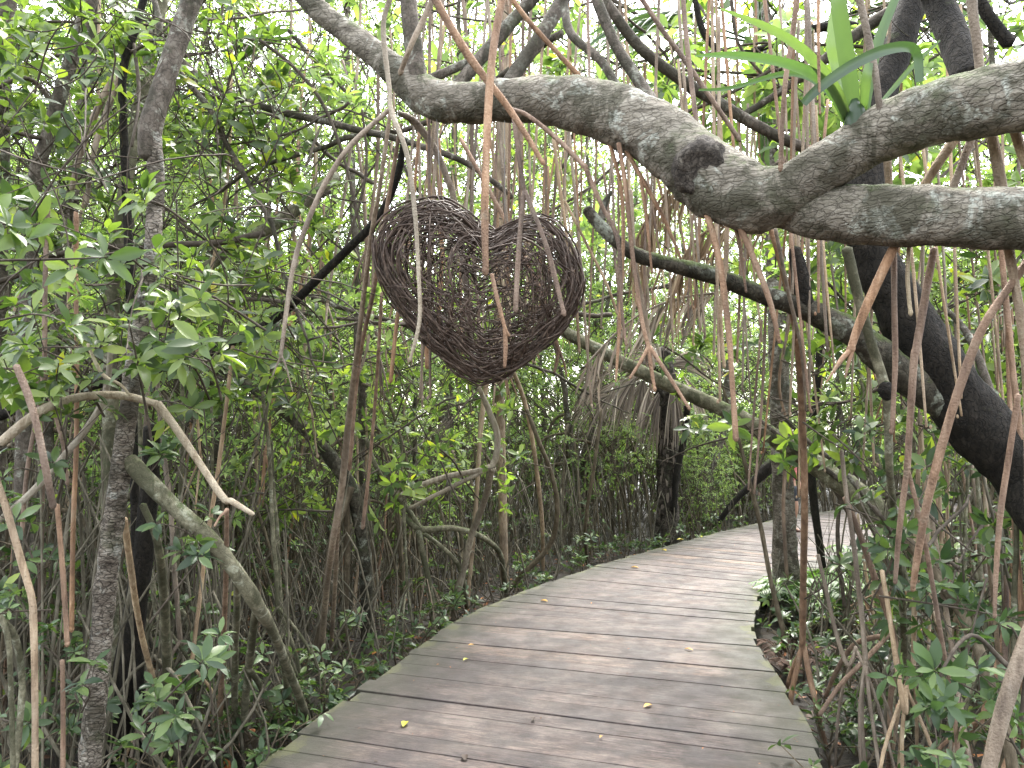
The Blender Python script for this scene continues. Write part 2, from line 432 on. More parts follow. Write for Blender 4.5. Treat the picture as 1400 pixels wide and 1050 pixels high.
def build_deck():
    V = []; Fc = []; UV = []; tint = []; edge = []
    s = 0.0; NS = 10; i = 0; PL = []
    while s < acc[-1] - .3:
        w = U(.15, .24); gap = U(.002, .003) if rnd() < .5 else U(.004, .009)
        L0, R0 = deck_at(s + gap / 2); L1, R1 = deck_at(s + w - gap / 2)
        jl = U(-.02, .02); jr = U(-.02, .02); zt = U(-.004, .004); tl = U(-.005, .005); t = rnd(); uo = U(0, 50); vo = U(0, 50)
        if rnd() < .13: t = U(.86, .98)
        else: t *= .86
        if False: pass
        dL = (R0 - L0).normalized()
        base = len(V)
        prof = ((0, -.045), (0, -.003), (.012, 0), (.5, .0015), (.988, 0), (1, -.003), (1, -.045))
        for k in range(NS + 1):
            f = k / NS
            a = (L0 + dL * jl).lerp(R0 + dL * jr, f); b = (L1 + dL * jl).lerp(R1 + dL * jr, f)
            ln = (R0 - L0).length
            dist = min(f, 1 - f) * ln
            for (g, z) in prof:
                p = a.lerp(b, g)
                V.append((p.x, p.y, z + zt + tl * (f - .5) + .002 * noise.noise(p * 3)))
                UV.append((f * ln + uo, g * w + vo)); tint.append(t)
                edge.append(max(0, 1 - dist / .75))
        np_ = len(prof)
        for k in range(NS):
            for j in range(np_ - 1):
                A = base + k * np_ + j
                Fc.append((A, A + np_, A + np_ + 1, A + 1))
        Fc.append(tuple(base + j for j in range(np_))); Fc.append(tuple(base + NS * np_ + j for j in reversed(range(np_))))
        PL.append((L0, R0, L1, R1, zt, tl)); s += w; i += 1
    me = bpy.data.meshes.new('boardwalk'); me.from_pydata(V, [], Fc)
    a = me.attributes.new('tint', 'FLOAT', 'POINT'); a.data.foreach_set('value', tint)
    a = me.attributes.new('edge', 'FLOAT', 'POINT'); a.data.foreach_set('value', edge)
    ul = me.uv_layers.new(name='UVMap')
    vi = np.empty(len(me.loops), dtype=np.int32); me.loops.foreach_get('vertex_index', vi)
    ul.data.foreach_set('uv', np.array(UV, dtype=np.float32)[vi].ravel())
    me.materials.append(M['deck']); me.update()
    o = bpy.data.objects.new('boardwalk', me); col.objects.link(o)
    tag(o, 'weathered grey wooden boardwalk with mossy edges curving right through the mangroves', 'boardwalk', kind='structure')
    nb = MB(); NM = simple('nail_metal', (.03, .022, .018), .6)
    for (L0, R0, L1, R1, zt, tl) in PL[:75]:
        for f in (.045, .5, .955):
            for g_ in (.27, .73):
                p = L0.lerp(R0, f + U(-.004, .004)).lerp(L1.lerp(R1, f), g_ + U(-.05, .05)); zz = zt + tl * (f - .5) + .0035
                ids = [nb.pt((p.x + .0055 * math.cos(a * math.pi / 4), p.y + .0055 * math.sin(a * math.pi / 4), zz)) for a in range(8)]; nb.f.append(tuple(ids))
    nb.build('nail_heads', NM, o, smooth=False)
    M['beam'] = bark_mat('beam_wood', (.01, .008, .006), (.03, .025, .02), (.06, .05, .04), bump=.004)
    for side in (0, 1):
        mb = MB(); pr = None
        n = int(acc[-1] / .5)
        for k in range(n):
            Lp, Rp = deck_at(k * .5); d = (Rp - Lp).normalized()
            c = Lp + d * .10 if side == 0 else Rp - d * .10
            ids = [mb.pt(c + d * a + Vector((0, 0, z))) for a, z in ((-.04, -.05), (.04, -.05), (.04, -.2), (-.04, -.2))]
            if pr:
                for j in range(4): mb.f.append((pr[j], pr[(j + 1) % 4], ids[(j + 1) % 4], ids[j]))
            pr = ids
        mb.build('edge_beam', M['beam'], o, smooth=False)
    for k in range(0, int(acc[-1]), 2):
        Lp, Rp = deck_at(k + .3); d = (Rp - Lp).normalized()
        for c in (Lp + d * .2, Rp - d * .2):
            mb = MB(); tube(mb, [(c.x, c.y, -.05, .05), (c.x, c.y, -.7, .05)], 1, 8)
            mb.build('post', M['beam'], o)
build_deck()

# ------------------------------------------------------------------ ground
def gz(x, y):
    v = Vector((x * .5, y * .5, 0))
    return GROUND + .10 * noise.noise(v) + .05 * noise.noise(v * 3.1) + .02 * noise.noise(v * 9)
def build_ground():
    mb = MB()
    xs = [-200, -120, -70, -40] + [-26 + .4 * i for i in range(141)] + [40, 70, 120, 200]
    ys = [-150, -60, -20] + [-6 + .4 * i for i in range(110)] + [50, 80, 150, 300]
    for y in ys:
        for x in xs: mb.pt((x, y, gz(x, y)))
    n = len(xs)
    for j in range(len(ys) - 1):
        for i in range(n - 1): mb.f.append((j * n + i, j * n + i + 1, (j + 1) * n + i + 1, (j + 1) * n + i))
    o = mb.build('ground', M['mud']); tag(o, 'dark swampy mud of the mangrove floor', 'mud', kind='structure')
    # leaf litter
    mb = MB(); c = 0
    while c < 6500:
        y = U(1.5, 13); x = U(-7, 8)
        if deck_dist(x, y) < -.05: continue
        if rnd() < .4 * noise.noise(Vector((x, y, 0)) * 1.5) + .3: continue
        a = U(0, 6.28); z = gz(x, y) + U(.004, .03)
        l = U(.05, .12); leaf(mb, Vector((x, y, z)), Vector((math.cos(a), math.sin(a), U(-.2, .3))), Vector((U(-.4, .4), U(-.4, .4), 1)), l, l * .42, min(1, rnd() ** 1.3), False, U(-.3, .3), U(-.3, .5)); c += 1
    o = mb.build('leaf_litter', M['litter']); tag(o, 'brown and orange fallen leaves strewn over the dark mud', 'leaf litter', kind='stuff')
    mb = MB(); c = 0
    while c < 900:
        y = U(1.8, 12); x = U(-6, 7)
        if deck_dist(x, y) < .1: continue
        a = U(0, 6.28); l = U(.15, .7); z = gz(x, y)
        p = Vector((x, y, z + .01)); d = Vector((math.cos(a), math.sin(a), 0)) * l
        tube(mb, [(*p, .003), (*(p + d * .5 + Vector((0, 0, U(0, .08)))), U(.003, .008)), (*(p + d + Vector((0, 0, U(0, .05)))), .002)], 2, 4); c += 1
    o = mb.build('fallen_twigs', M['twig']); tag(o, 'thin dead twigs scattered on the mud', 'twigs', kind='stuff')
build_ground()

# ------------------------------------------------------------------ the overhead limb tree
def limb_tree():
    root = empty('mangrove_tree'); tag(root, 'large grey lichen-spotted mangrove limb forking overhead across the boardwalk', 'tree')
    mb = MB()
    A = [(1640, 60, 112, 1.9), (1500, 100, 106, 1.95), (1400, 131, 98, 2.05), (1300, 149, 88, 2.15), (1210, 181, 76, 2.25), (1140, 220, 68, 2.32), (1080, 260, 74, 2.4), (1030, 272, 92, 2.45), (985, 252, 96, 2.5), (945, 222, 92, 2.55), (900, 186, 84, 2.62),
         (845, 158, 80, 2.7), (790, 142, 72, 2.78), (740, 137, 62, 2.85), (690, 137, 56, 2.92), (640, 141, 54, 3.0), (595, 136, 54, 3.05), (560, 114, 46, 3.1), (525, 84, 38, 3.15), (480, 48, 33, 3.2), (445, 22, 30, 3.22), (412, -10, 27, 3.25), (370, -60, 24, 3.3)]
    px_tube(mb, A, sub=14, sides=40, rough=.10, rfreq=9)
    mb.build('upper_limb', M['limb'], root)
    mb = MB()
    B = [(1640, 318, 96, 1.95), (1400, 301, 86, 2.12), (1300, 296, 82, 2.2), (1200, 294, 80, 2.3), (1120, 290, 74, 2.4), (1060, 276, 66, 2.5), (1010, 262, 50, 2.52)]
    px_tube(mb, B, sub=14, sides=36, rough=.10, rfreq=9)
    mb.build('lower_limb', M['limb'], root)
    # healed knot
    mb = MB(); c = P(958, 226, 2.52); fw = (CAM - c).normalized()
    lathe(mb, c, fw + Vector((-.08, 0, -.12)), [(.03, .088), (.085, .082), (.108, .072), (.114, .062), (.115, .053), (.112, .045), (.110, .036), (.111, .028), (.112, .018), (.110, .008), (.111, .002)], 36, .14, 1.1)
    mb.build('knot', M['knotbark'], root)
    # upward stub
    for pts, m in (([(574, 128, 30, 3.05), (567, 80, 26, 3.08), (563, 40, 24, 3.1), (556, -20, 22, 3.15)], 'branch'),
                   ([(690, 130, 20, 3.0), (705, 100, 20, 3.1), (745, 42, 20, 3.2), (775, -10, 20, 3.3)], 'branch'),
                   ([(615, 130, 20, 3.1), (640, 100, 18, 3.15), (690, 42, 18, 3.25), (735, -10, 17, 3.3)], 'branch'),
                   ([(582, 112, 13, 3.1), (625, 92, 12, 3.15), (655, 78, 10, 3.2)], 'branch'),
                   ([(902, 160, 20, 2.8), (878, 118, 17, 2.9), (842, 62, 15, 3.0), (812, -10, 15, 3.1)], 'branch'),
                   ([(850, 130, 12, 2.8), (820, 82, 12, 2.9), (782, 48, 12, 3.0), (772, 10, 12, 3.1), (770, -15, 12, 3.1)], 'branch'),
                   ([(1325, 110, 44, 2.3), (1306, 60, 40, 2.4), (1285, 10, 38, 2.5), (1275, -20, 38, 2.5)], 'dark')):
        mb = MB(); px_tube(mb, pts, sub=8, sides=16, rough=.08, rfreq=14, wob=.004)
        mb.build('branch', M[m], root)
    # aerial roots sprouting from the limb
    def ar(mat, *chains):
        mb = MB()
        for ch in chains:
            q = px_tube(mb, [(c_[0], c_[1], c_[2] * .77, *c_[3:]) for c_ in ch], sub=6, sides=10, wob=.001, nodes=9)
            p = Vector(q[-1][:3]); ring_node(mb, p, q[-1][3] * 1.0, Vector(q[-1][:3]) - Vector(q[-2][:3]))
        mb.build('aerial_root', M[mat], root)
    ar('rust', [(703, 160, 9, 2.75), (708, 200, 9, 2.72), (717, 262, 8, 2.7)], [(717, 262, 9, 2.7), (710, 330, 9, 2.68), (705, 422, 9, 2.66)], [(718, 262, 9, 2.7), (745, 330, 9, 2.64), (759, 380, 9, 2.62), (771, 428, 8, 2.6)])
    ar('rust', [(700, 150, 8, 2.72), (722, 158, 8, 2.7), (762, 190, 9, 2.66), (800, 228, 9, 2.6)], [(800, 228, 9, 2.6), (822, 280, 8, 2.6), (845, 330, 8, 2.58), (850, 420, 6, 2.6), (856, 470, 5, 2.6)])
    ar('rust', [(832, 192, 7, 2.7), (848, 250, 7, 2.7), (852, 330, 7, 2.7), (846, 460, 6, 2.7), (842, 520, 4, 2.7)])
    ar('rust', [(846, 196, 9, 2.62), (856, 262, 9, 2.6), (866, 360, 8, 2.6), (878, 440, 8, 2.58), (887, 474, 7, 2.58)], [(887, 474, 7, 2.58), (875, 496, 6, 2.56), (862, 516, 5, 2.55)], [(887, 474, 7, 2.58), (890, 500, 8, 2.57), (895, 532, 6, 2.55)], [(888, 474, 7, 2.58), (915, 515, 7, 2.54), (942, 558, 6, 2.5)])
    ar('rust', [(856, 205, 8, 2.66), (882, 252, 8, 2.64), (908, 300, 7, 2.64), (930, 352, 5, 2.64)], [(876, 245, 7, 2.64), (884, 300, 6, 2.64), (891, 372, 4, 2.64)])
    ar('tan', [(862, 260, 8, 3.3), (868, 360, 8, 3.3), (880, 420, 9, 3.3), (893, 500, 7, 3.3)])
    ar('rust', [(966, 290, 12, 2.48), (984, 360, 12, 2.46), (996, 450, 11, 2.44), (1001, 520, 10, 2.42), (1006, 598, 10, 2.4)])
    ar('rust', [(1008, 302, 11, 2.46), (1030, 352, 11, 2.44), (1052, 410, 10, 2.42), (1065, 465, 7, 2.42)])
    ar('rust', [(1002, 300, 7, 2.5), (1012, 340, 6, 2.5), (1020, 398, 4, 2.5)])
    ar('tan', [(994, 300, 9, 3.0), (992, 360, 9, 3.0), (985, 430, 8, 3.0), (990, 500, 6, 3.0)])
    ar('tan', [(1213, 215, 14, 2.4), (1216, 262, 13, 2.4)])
    ar('tan', [(1312, 180, 17, 2.3), (1285, 220, 16, 2.32), (1258, 262, 15, 2.35)])
    ar('tan', [(1330, 185, 14, 2.3), (1315, 225, 14, 2.3), (1300, 265, 13, 2.3)])
    ar('tan', [(1352, 170, 21, 2.2), (1362, 215, 20, 2.2), (1370, 262, 19, 2.2)])
    ar('tan', [(1385, 170, 18, 2.15), (1400, 215, 18, 2.15), (1425, 262, 17, 2.15)])
    ar('rust', [(1228, 325, 16, 2.3), (1200, 385, 16, 2.3), (1176, 440, 15, 2.3), (1163, 478, 13, 2.3)], [(1163, 478, 10, 2.3), (1150, 492, 9, 2.28), (1138, 510, 5, 2.26), (1130, 522, 3, 2.26)], [(1165, 478, 9, 2.3), (1158, 505, 6, 2.28), (1156, 515, 3, 2.28)])
    ar('rust', [(1222, 325, 10, 2.5), (1223, 420, 10, 2.5), (1224, 500, 9, 2.5), (1219, 590, 7, 2.5)])
    ar('pale', [(1243, 330, 7, 2.3), (1241, 380, 7, 2.3), (1245, 428, 7, 2.3)])
    reparent_base(root, P(1400, 200, 2.1))
    return root
limb_tree()

# ------------------------------------------------------------------ dark leaning tree at right
def dark_tree():
    root = empty('mangrove_tree'); tag(root, 'black-barked leaning mangrove trunk at right with a long mossy side branch', 'tree')
    mb = MB()
    g = G(1560, 980)
    q = [(g.x + .35, g.y + .2, GROUND - .1, .26)]
    for p in [(1500, 800, 100, 3.2), (1400, 650, 84, 3.25), (1335, 580, 82, 3.3), (1270, 490, 80, 3.35), (1225, 410, 66, 3.4), (1192, 340, 56, 3.45), (1180, 260, 56, 3.5), (1190, 160, 48, 3.6), (1230, 60, 40, 3.7), (1260, -40, 34, 3.8)]:
        w = P(p[0], p[1], p[3]); q.append((w.x, w.y, w.z, p[2] * .5 * p[3] / F_PX))
    tube(mb, q, 12, 32, .12, 7)
    mb.build('trunk', M['dark'], root)
    mb = MB()
    px_tube(mb, [(1300, 560, 46, 3.32), (1230, 508, 46, 3.3), (1170, 458, 38, 3.3), (1100, 422, 30, 3.3), (1040, 402, 24, 3.28), (980, 378, 24, 3.25), (920, 362, 20, 3.2), (870, 348, 20, 3.2), (830, 318, 18, 3.2), (802, 286, 15, 3.2)], sub=12, sides=22, rough=.12, rfreq=12)
    mb.build('side_branch', M['mossy'], root)
    mb = MB(); px_tube(mb, [(1100, 422, 28, 3.3), (1095, 385, 24, 3.28), (1086, 340, 16, 3.27)], sub=8, sides=18, rough=.2, rfreq=18)
    mb.build('branch_stub', M['dark'], root)
    mb = MB(); px_tube(mb, [(822, 300, 12, 3.2), (826, 280, 10, 3.2), (836, 262, 4, 3.2)], sub=5, sides=12, rough=.1)
    px_tube(mb, [(1380, 620, 14, 3.3), (1330, 470, 10, 3.6), (1290, 420, 7, 3.8)], sub=5, sides=8)
    mb.build('branch_stub', M['branch'], root)
    reparent_base(root, (g.x + .35, g.y + .2, GROUND))
M['mossy'] = bark_mat('mossy_bark', (.028, .025, .018), (.085, .075, .055), (.19, .18, .14), scale=1.5, zs=1, lichen=(.34, .37, .30), moss=.5, bump=.012, moss_col=(.06, .085, .02))
dark_tree()

# ------------------------------------------------------------------ leafy sprays helper
def spray(wood, lf, a, b, nside, L, hi=True, r=.006, t0=0, t1=1, wn=(5, 9), spread=.5):
    """a twig from a to b with side twigs that end in whorls"""
    ln = (b - a).length
    m = a.lerp(b, .5) + rdir() * ln * .10 + Vector((0, 0, ln * .06))
    ctr = [a, m, b]
    tube(wood, [(*a, r), (*m, r * .75), (*b, r * .35)], 4, 5, cap=False)
    d = (b - a).normalized()
    whorl(lf, b, d + Vector((0, 0, .4)), L, random.randint(*wn), hi, t0, t1)
    for i in range(nside):
        t = U(.2, .95); p = (a.lerp(m, t * 2) if t < .5 else m.lerp(b, t * 2 - 1))
        v = (d * .6 + rdir() * .9 + Vector((0, 0, .35))).normalized()
        l = ln * spread * U(.2, .6) + L * .5
        e = p + v * l
        tube(wood, [(*p, r * .5), (*p.lerp(e, .5), r * .42), (*e, r * .3)], 2, 4, cap=False)
        whorl(lf, e, v + Vector((0, 0, .4)), L, random.randint(*wn), hi, t0, t1)

# ------------------------------------------------------------------ near left trees
def left_tree():
    root = empty('mangrove_tree'); tag(root, 'rough peeling-bark mangrove trunk rising at the left edge with a forked prop branch', 'tree')
    b = P(118, 1060, 3.0)
    mb = MB()
    q = [(b.x - .02, b.y - .02, GROUND - .1, .047)]
    for p in [(122, 1050, 30, 3.0), (134, 920, 29, 3.0), (146, 790, 29, 3.0), (160, 680, 27, 3.0), (172, 590, 25, 3.0), (185, 480, 22, 3.05), (200, 400, 21, 3.1), (210, 320, 21, 3.1), (213, 240, 22, 3.15), (210, 180, 22, 3.15)]:
        w = P(p[0], p[1], p[3]); q.append((w.x, w.y, w.z, p[2] * .5 * p[3] / F_PX))
    tube(mb, q, 14, 26, .16, 16)
    mb.build('trunk', M['peel'], root)
    mb = MB(); px_tube(mb, [(203, 215, 26, 3.15), (206, 175, 30, 3.15), (225, 110, 28, 3.2), (245, 50, 27, 3.25), (268, -20, 26, 3.3), (290, -90, 24, 3.35)], sub=10, sides=20, rough=.1, rfreq=12)
    mb.build('upper_trunk', M['branch'], root)
    mb = MB(); px_tube(mb, [(176, 630, 24, 3.0), (200, 655, 24, 2.98), (235, 690, 22, 2.96), (285, 735, 22, 2.95), (325, 785, 21, 3.0), (352, 828, 20, 3.1), (372, 862, 14, 3.3), (392, 910, 12, 3.7), (412, 960, 11, 4.2), (425, 1000, 10, 4.67)], sub=10, sides=18, rough=.1, rfreq=14)
    mb.build('prop_branch', M['log'], root)
    def rt(mat, *chains):
        mb = MB()
        for ch in chains: px_tube(mb, ch, sub=6, sides=9, wob=.004, nodes=8)
        mb.build('prop_root', M[mat], root)
    rt('pale', [(0, 606, 13, 2.6), (55, 562, 13, 2.65), (110, 543, 12, 2.75), (165, 540, 11, 2.85), (215, 552, 10, 2.9)], [(215, 552, 13, 2.9), (240, 585, 11, 2.9), (272, 632, 10, 2.88), (305, 680, 10, 2.85), (318, 686, 9, 2.85), (346, 703, 6, 2.8)])
    rt('log', [(324, 788, 9, 3.0), (323, 850, 9, 3.4), (321, 930, 9, 3.9), (322, 1029, 9, 4.36)])
    rt('log', [(350, 825, 11, 3.1), (344, 880, 11, 3.5), (336, 950, 10, 3.95), (332, 1029, 9, 4.36)], [(341, 915, 8, 3.7), (362, 950, 8, 4.1), (385, 1010, 7, 4.55)])
    rt('log', [(374, 862, 10, 3.3), (388, 905, 10, 3.9), (398, 990, 9, 4.8)])
    rt('log', [(355, 835, 7, 3.15), (375, 870, 7, 3.8), (395, 900, 7, 4.5), (418, 960, 6, 5.2)])
    rt('pale', [(152, 470, 6, 2.9), (147, 528, 9, 2.9), (127, 573, 9, 2.85), (86, 625, 9, 2.8), (45, 672, 9, 2.75), (0, 712, 9, 2.7)])
    rt('pale', [(120, 470, 4, 2.8), (140, 510, 5, 2.8), (165, 525, 4, 2.8), (178, 540, 3, 2.8)])
    rt('log', [(195, 690, 9, 3.05), (215, 740, 10, 3.05), (222, 800, 12, 3.3), (228, 900, 12, 3.8), (226, 1045, 12, 4.2)])
    rt('tan', [(170, 710, 9, 3.1), (190, 850, 8, 3.5), (215, 950, 7, 3.9), (235, 1040, 7, 4.25)])
    mb = MB(); px_tube(mb, [(208, 585, 22, 3.7), (204, 680, 24, 3.8), (190, 800, 28, 3.9), (172, 920, 34, 4.05), (160, 1040, 36, 4.2)], sub=8, sides=18, rough=.12, rfreq=10)
    mb.build('rear_stem', M['dark'], root)
    # foliage
    wood = MB(); lf = MB()
    for i in range(165):
        y = U(-20, 560); x = U(-40, 450) if y > 150 else U(-40, 380)
        d = U(3.3, 5.2) if (y < 260 or x > 300 or rnd() < .5) else U(2.3, 3.6); e = P(x, y, d)
        a = e + Vector((U(-.5, .3), U(0, .5), U(-.45, .1)))
        spray(wood, lf, a, e, random.randint(2, 4), U(.075, .11), True, .005, 0, 1)
    for i in range(5):
        x = U(-30, 160); y = U(280, 520); d = U(1.75, 2.3); e = P(x, y, d)
        spray(wood, lf, P(x - 150, y + U(-80, 80), d + .2), e, 1, U(.065, .085), True, .004, .1, .8)
    w = wood.build('leafy_twigs', M['twig'], root); l = lf.build('leaves', M['leaf_near'], root)
    wood = MB(); lf = MB()
    for i in range(20):
        x = U(-30, 330); y = U(600, 1000); d = U(2.4, 3.6); e = P(x, y, d)
        if e.z < GROUND + .05: continue
        a = e + Vector((U(-.3, .2), U(0, .3), U(-.4, 0)))
        spray(wood, lf, a, e, random.randint(1, 3), U(.05, .095), True, .004, 0, .95)
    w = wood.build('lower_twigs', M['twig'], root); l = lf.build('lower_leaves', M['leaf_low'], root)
    # wiry bare twigs
    wood = MB()
    for i in range(90):
        x = U(-20, 420); y = U(0, 560); d = U(2.6, 4.2); a = P(x, y, d); v = rdir() * U(.25, .8)
        tube(wood, [(*a, .0035), (*(a + v * .5 + rdir() * .08), .003), (*(a + v + rdir() * .15), .0015)], 5, 4, wob=.03, cap=False)
    wood.build('bare_twigs', M['twig'], root)
    reparent_base(root, (b.x, b.y, GROUND))
left_tree()

def px_tree(label, parts, base=None, name='mangrove_tree', cat='tree', group=None):
    root = empty(name); tag(root, label, cat, group)
    for nm, mat, kw, chains in parts:
        mb = MB()
        for ch in chains: px_tube(mb, ch, **{**dict(sub=8, sides=14, rough=.08, rfreq=12), **kw})
        mb.build(nm, M[mat], root)
    if base is not None: reparent_base(root, base)
    return root
def base_of(px, py, d):
    p = P(px, py, d); return (p.x, p.y, GROUND)

def ground_ext(px, py, d, w, lean=0):
    return None
px_tree('slender dark mangrove stem leaning right at the upper left corner', [
    ('trunk', 'branch', {}, [[(20, 1000, 20, 4.2), (30, 700, 20, 4.2), (38, 400, 20, 4.2), (48, 250, 19, 4.2), (66, 185, 18, 4.2), (90, 105, 18, 4.2), (110, 40, 17, 4.2), (135, -30, 17, 4.2)]]),
    ('branch', 'twig', {}, [[(78, 150, 7, 4.2), (40, 108, 6, 4.1), (-10, 122, 5, 4.0)], [(60, 190, 7, 4.2), (20, 180, 6, 4), (-20, 160, 5, 4)]])], base_of(20, 1000, 4.2))
px_tree('brown trunk cut by the left frame edge near the top', [
    ('trunk', 'branch', {}, [[(-14, 1000, 26, 4.6), (-6, 600, 26, 4.6), (-2, 300, 24, 4.6), (2, 120, 24, 4.6), (12, 0, 22, 4.6), (18, -60, 22, 4.6)]])], base_of(-14, 1000, 4.6))
px_tree('thin black stem forking below the canopy left of the peeling trunk', [
    ('trunk', 'dark', {}, [[(192, 1040, 12, 4.2), (190, 900, 12, 4.0), (182, 600, 12, 4.0), (178, 400, 12, 4.0), (170, 200, 11, 4.0), (168, 100, 11, 4.0), (185, 40, 10, 4.0), (205, -30, 9, 4.0)]]),
    ('branch', 'tan', {}, [[(165, 92, 9, 4.0), (135, 145, 9, 4.0), (110, 210, 8, 4.0), (98, 260, 7, 4.0)], [(168, 92, 8, 4.0), (145, 155, 8, 4.0), (128, 210, 7, 3.95), (118, 280, 6, 3.9)]]),
    ('branch', 'twig', {}, [[(172, 75, 5, 4), (215, 50, 4, 4), (260, 5, 3, 4)], [(183, 60, 5, 4), (190, 130, 5, 3.9), (180, 200, 4, 3.8)]])], base_of(190, 900, 4.0))
px_tree('grey lichen-grey trunk standing just behind the peeling trunk', [
    ('trunk', 'log', {}, [[(150, 1000, 24, 4.4), (150, 700, 22, 4.4), (152, 520, 20, 4.4), (153, 420, 20, 4.4), (165, 300, 18, 4.4), (190, 150, 17, 4.5), (230, -40, 16, 4.6)]])], base_of(150, 1000, 4.4))
px_tree('mossy arching branch rising from behind the long tan roots left of the heart', [
    ('trunk', 'mossy', {}, [[(502, 885, 16, 6.6), (500, 780, 18, 6.4), (490, 700, 20, 6.3), (470, 650, 20, 6.2), (420, 590, 18, 6.1), (360, 540, 16, 6.0), (300, 500, 15, 6.0), (262, 470, 13, 6.0)]]),
    ('prop_root', 'stem', {}, [[(480, 665, 12, 6.2), (455, 740, 11, 6.2), (440, 830, 10, 6.2), (430, 900, 10, 6.2)], [(470, 650, 10, 6.2), (475, 740, 9, 6.3), (470, 885, 8, 6.6)]])], base_of(502, 885, 6.6))
px_tree('long dark branch sloping down left behind the heart', [
    ('trunk', 'dark', {'wob': .01}, [[(552, 190, 9, 3.6), (540, 250, 10, 3.7), (510, 305, 11, 3.8), (430, 385, 12, 4.0), (370, 440, 12, 4.1), (300, 475, 13, 4.2), (230, 500, 14, 4.3), (150, 520, 15, 4.4), (60, 545, 16, 4.5), (-20, 575, 17, 4.6)]]),
    ('branch', 'twig', {}, [[(400, 415, 6, 4), (330, 410, 5, 4.2), (250, 440, 4, 4.3)], [(470, 345, 4, 4), (500, 240, 4, 4), (495, 150, 3, 4)]])], base_of(-20, 900, 4.6), 'mangrove_branch', 'branch')
px_tree('slender grey bough crossing the bright canopy above left of the heart', [
    ('bough', 'branch', {'wob': .01}, [[(225, 60, 8, 4.6), (260, 95, 9, 4.6), (320, 132, 10, 4.5), (390, 155, 10, 4.4), (450, 168, 10, 4.3), (520, 185, 9, 4.2), (580, 200, 9, 4.1), (640, 225, 8, 4.1), (700, 270, 7, 4.1)]]),
    ('twig', 'twig', {}, [[(330, 135, 4, 4.5), (370, 180, 3, 4.5), (380, 240, 2, 4.5)], [(355, 55, 5, 4.2), (400, 90, 5, 4.2), (440, 140, 5, 4.2), (470, 215, 4, 4.2), (490, 300, 4, 4.2), (497, 330, 3, 4.2)]])], None, 'mangrove_bough', 'branch')
px_tree('brown diagonal bough low in the canopy between the trunk and the roots', [
    ('bough', 'log', {}, [[(230, 400, 12, 5.2), (290, 360, 15, 5.2), (345, 325, 17, 5.3), (400, 290, 17, 5.4), (460, 240, 16, 5.6)]])], None, 'mangrove_bough', 'branch')
px_tree('grey bough crossing behind the big limb toward the strap-leaved plant', [
    ('bough', 'branch', {}, [[(815, -20, 13, 3.6), (830, 5, 14, 3.6), (872, 62, 15, 3.6), (930, 108, 16, 3.6), (975, 136, 16, 3.6), (1035, 172, 15, 3.6), (1105, 204, 14, 3.6), (1180, 225, 12, 3.7)]])], None, 'mangrove_bough', 'branch')
px_tree('dark tangled boughs arching over the top right canopy', [
    ('bough', 'branch', {}, [[(1010, 160, 8, 4.0), (1060, 130, 10, 4.0), (1130, 80, 14, 3.9), (1180, 40, 16, 3.9), (1230, 10, 17, 3.9), (1290, -10, 17, 3.9)]]),
    ('bough', 'dark', {}, [[(1110, 40, 12, 4.1), (1160, 35, 13, 4.1), (1190, 55, 12, 4.1), (1160, 100, 10, 4.1), (1120, 140, 8, 4.1)], [(950, 0, 8, 4.3), (965, 50, 9, 4.3), (1000, 75, 9, 4.3), (1060, 60, 8, 4.3)], [(1380, 60, 18, 3.0), (1350, 20, 16, 3.0), (1330, -20, 14, 3.0)]]),
    ('twig', 'twig', {}, [[(880, 170, 4, 4), (960, 145, 5, 4), (1030, 110, 5, 4), (1110, 60, 4, 4)], [(1000, 0, 5, 4), (1010, 60, 4, 4), (1050, 110, 4, 4)]])], None, 'mangrove_bough', 'branch')
px_tree('pale smooth mangrove trunk rising straight behind the heart', [
    ('trunk', 'tan', {}, [[(690, 814, 12, 8.8), (686, 640, 12, 8.4), (682, 480, 13, 8.2), (682, 320, 15, 8), (684, 240, 16, 8), (690, 180, 17, 8), (690, 60, 14, 8), (692, -30, 12, 8)]]),
    ('prop_root', 'tan', {}, [[(684, 420, 7, 8.2), (660, 560, 7, 8), (650, 700, 6, 7.9), (638, 836, 6, 7.9)], [(684, 470, 6, 8.2), (720, 560, 6, 8.6), (740, 700, 6, 9), (742, 793, 5, 9.6)]])], base_of(690, 814, 8.8))
# log sloping over the path
lg = px_tree('long pale greenish log sloping down over the far boardwalk to the right', [
    ('trunk', 'log', {'sides': 20, 'rough': .14}, [[(700, 405, 13, 6.4), (775, 455, 16, 6.3), (860, 500, 18, 6.2), (940, 538, 20, 6.1), (1000, 565, 22, 6.0), (1055, 596, 25, 5.9), (1110, 632, 28, 5.8), (1165, 670, 32, 5.6), (1225, 720, 34, 5.4), (1290, 800, 36, 5.2), (1330, 900, 38, 5.1), (1345, 965, 38, 5.0)]]),
    ('split_wood', 'branch', {}, [[(1040, 575, 5, 5.8), (1090, 615, 7, 5.7), (1140, 650, 7, 5.6), (1185, 690, 5, 5.5)], [(1060, 560, 4, 5.6), (1110, 608, 6, 5.6), (1150, 640, 6, 5.5), (1200, 705, 4, 5.3)]]),
    ('branch', 'twig', {}, [[(1130, 650, 7, 5.7), (1170, 720, 7, 5.6), (1200, 800, 6, 5.5)], [(1150, 665, 6, 5.7), (1145, 740, 5, 5.6), (1155, 830, 5, 5.6)], [(1165, 670, 6, 5.6), (1210, 760, 6, 5.4), (1250, 870, 5, 5.3)]])], base_of(1330, 900, 5.1), 'fallen_log', 'log')
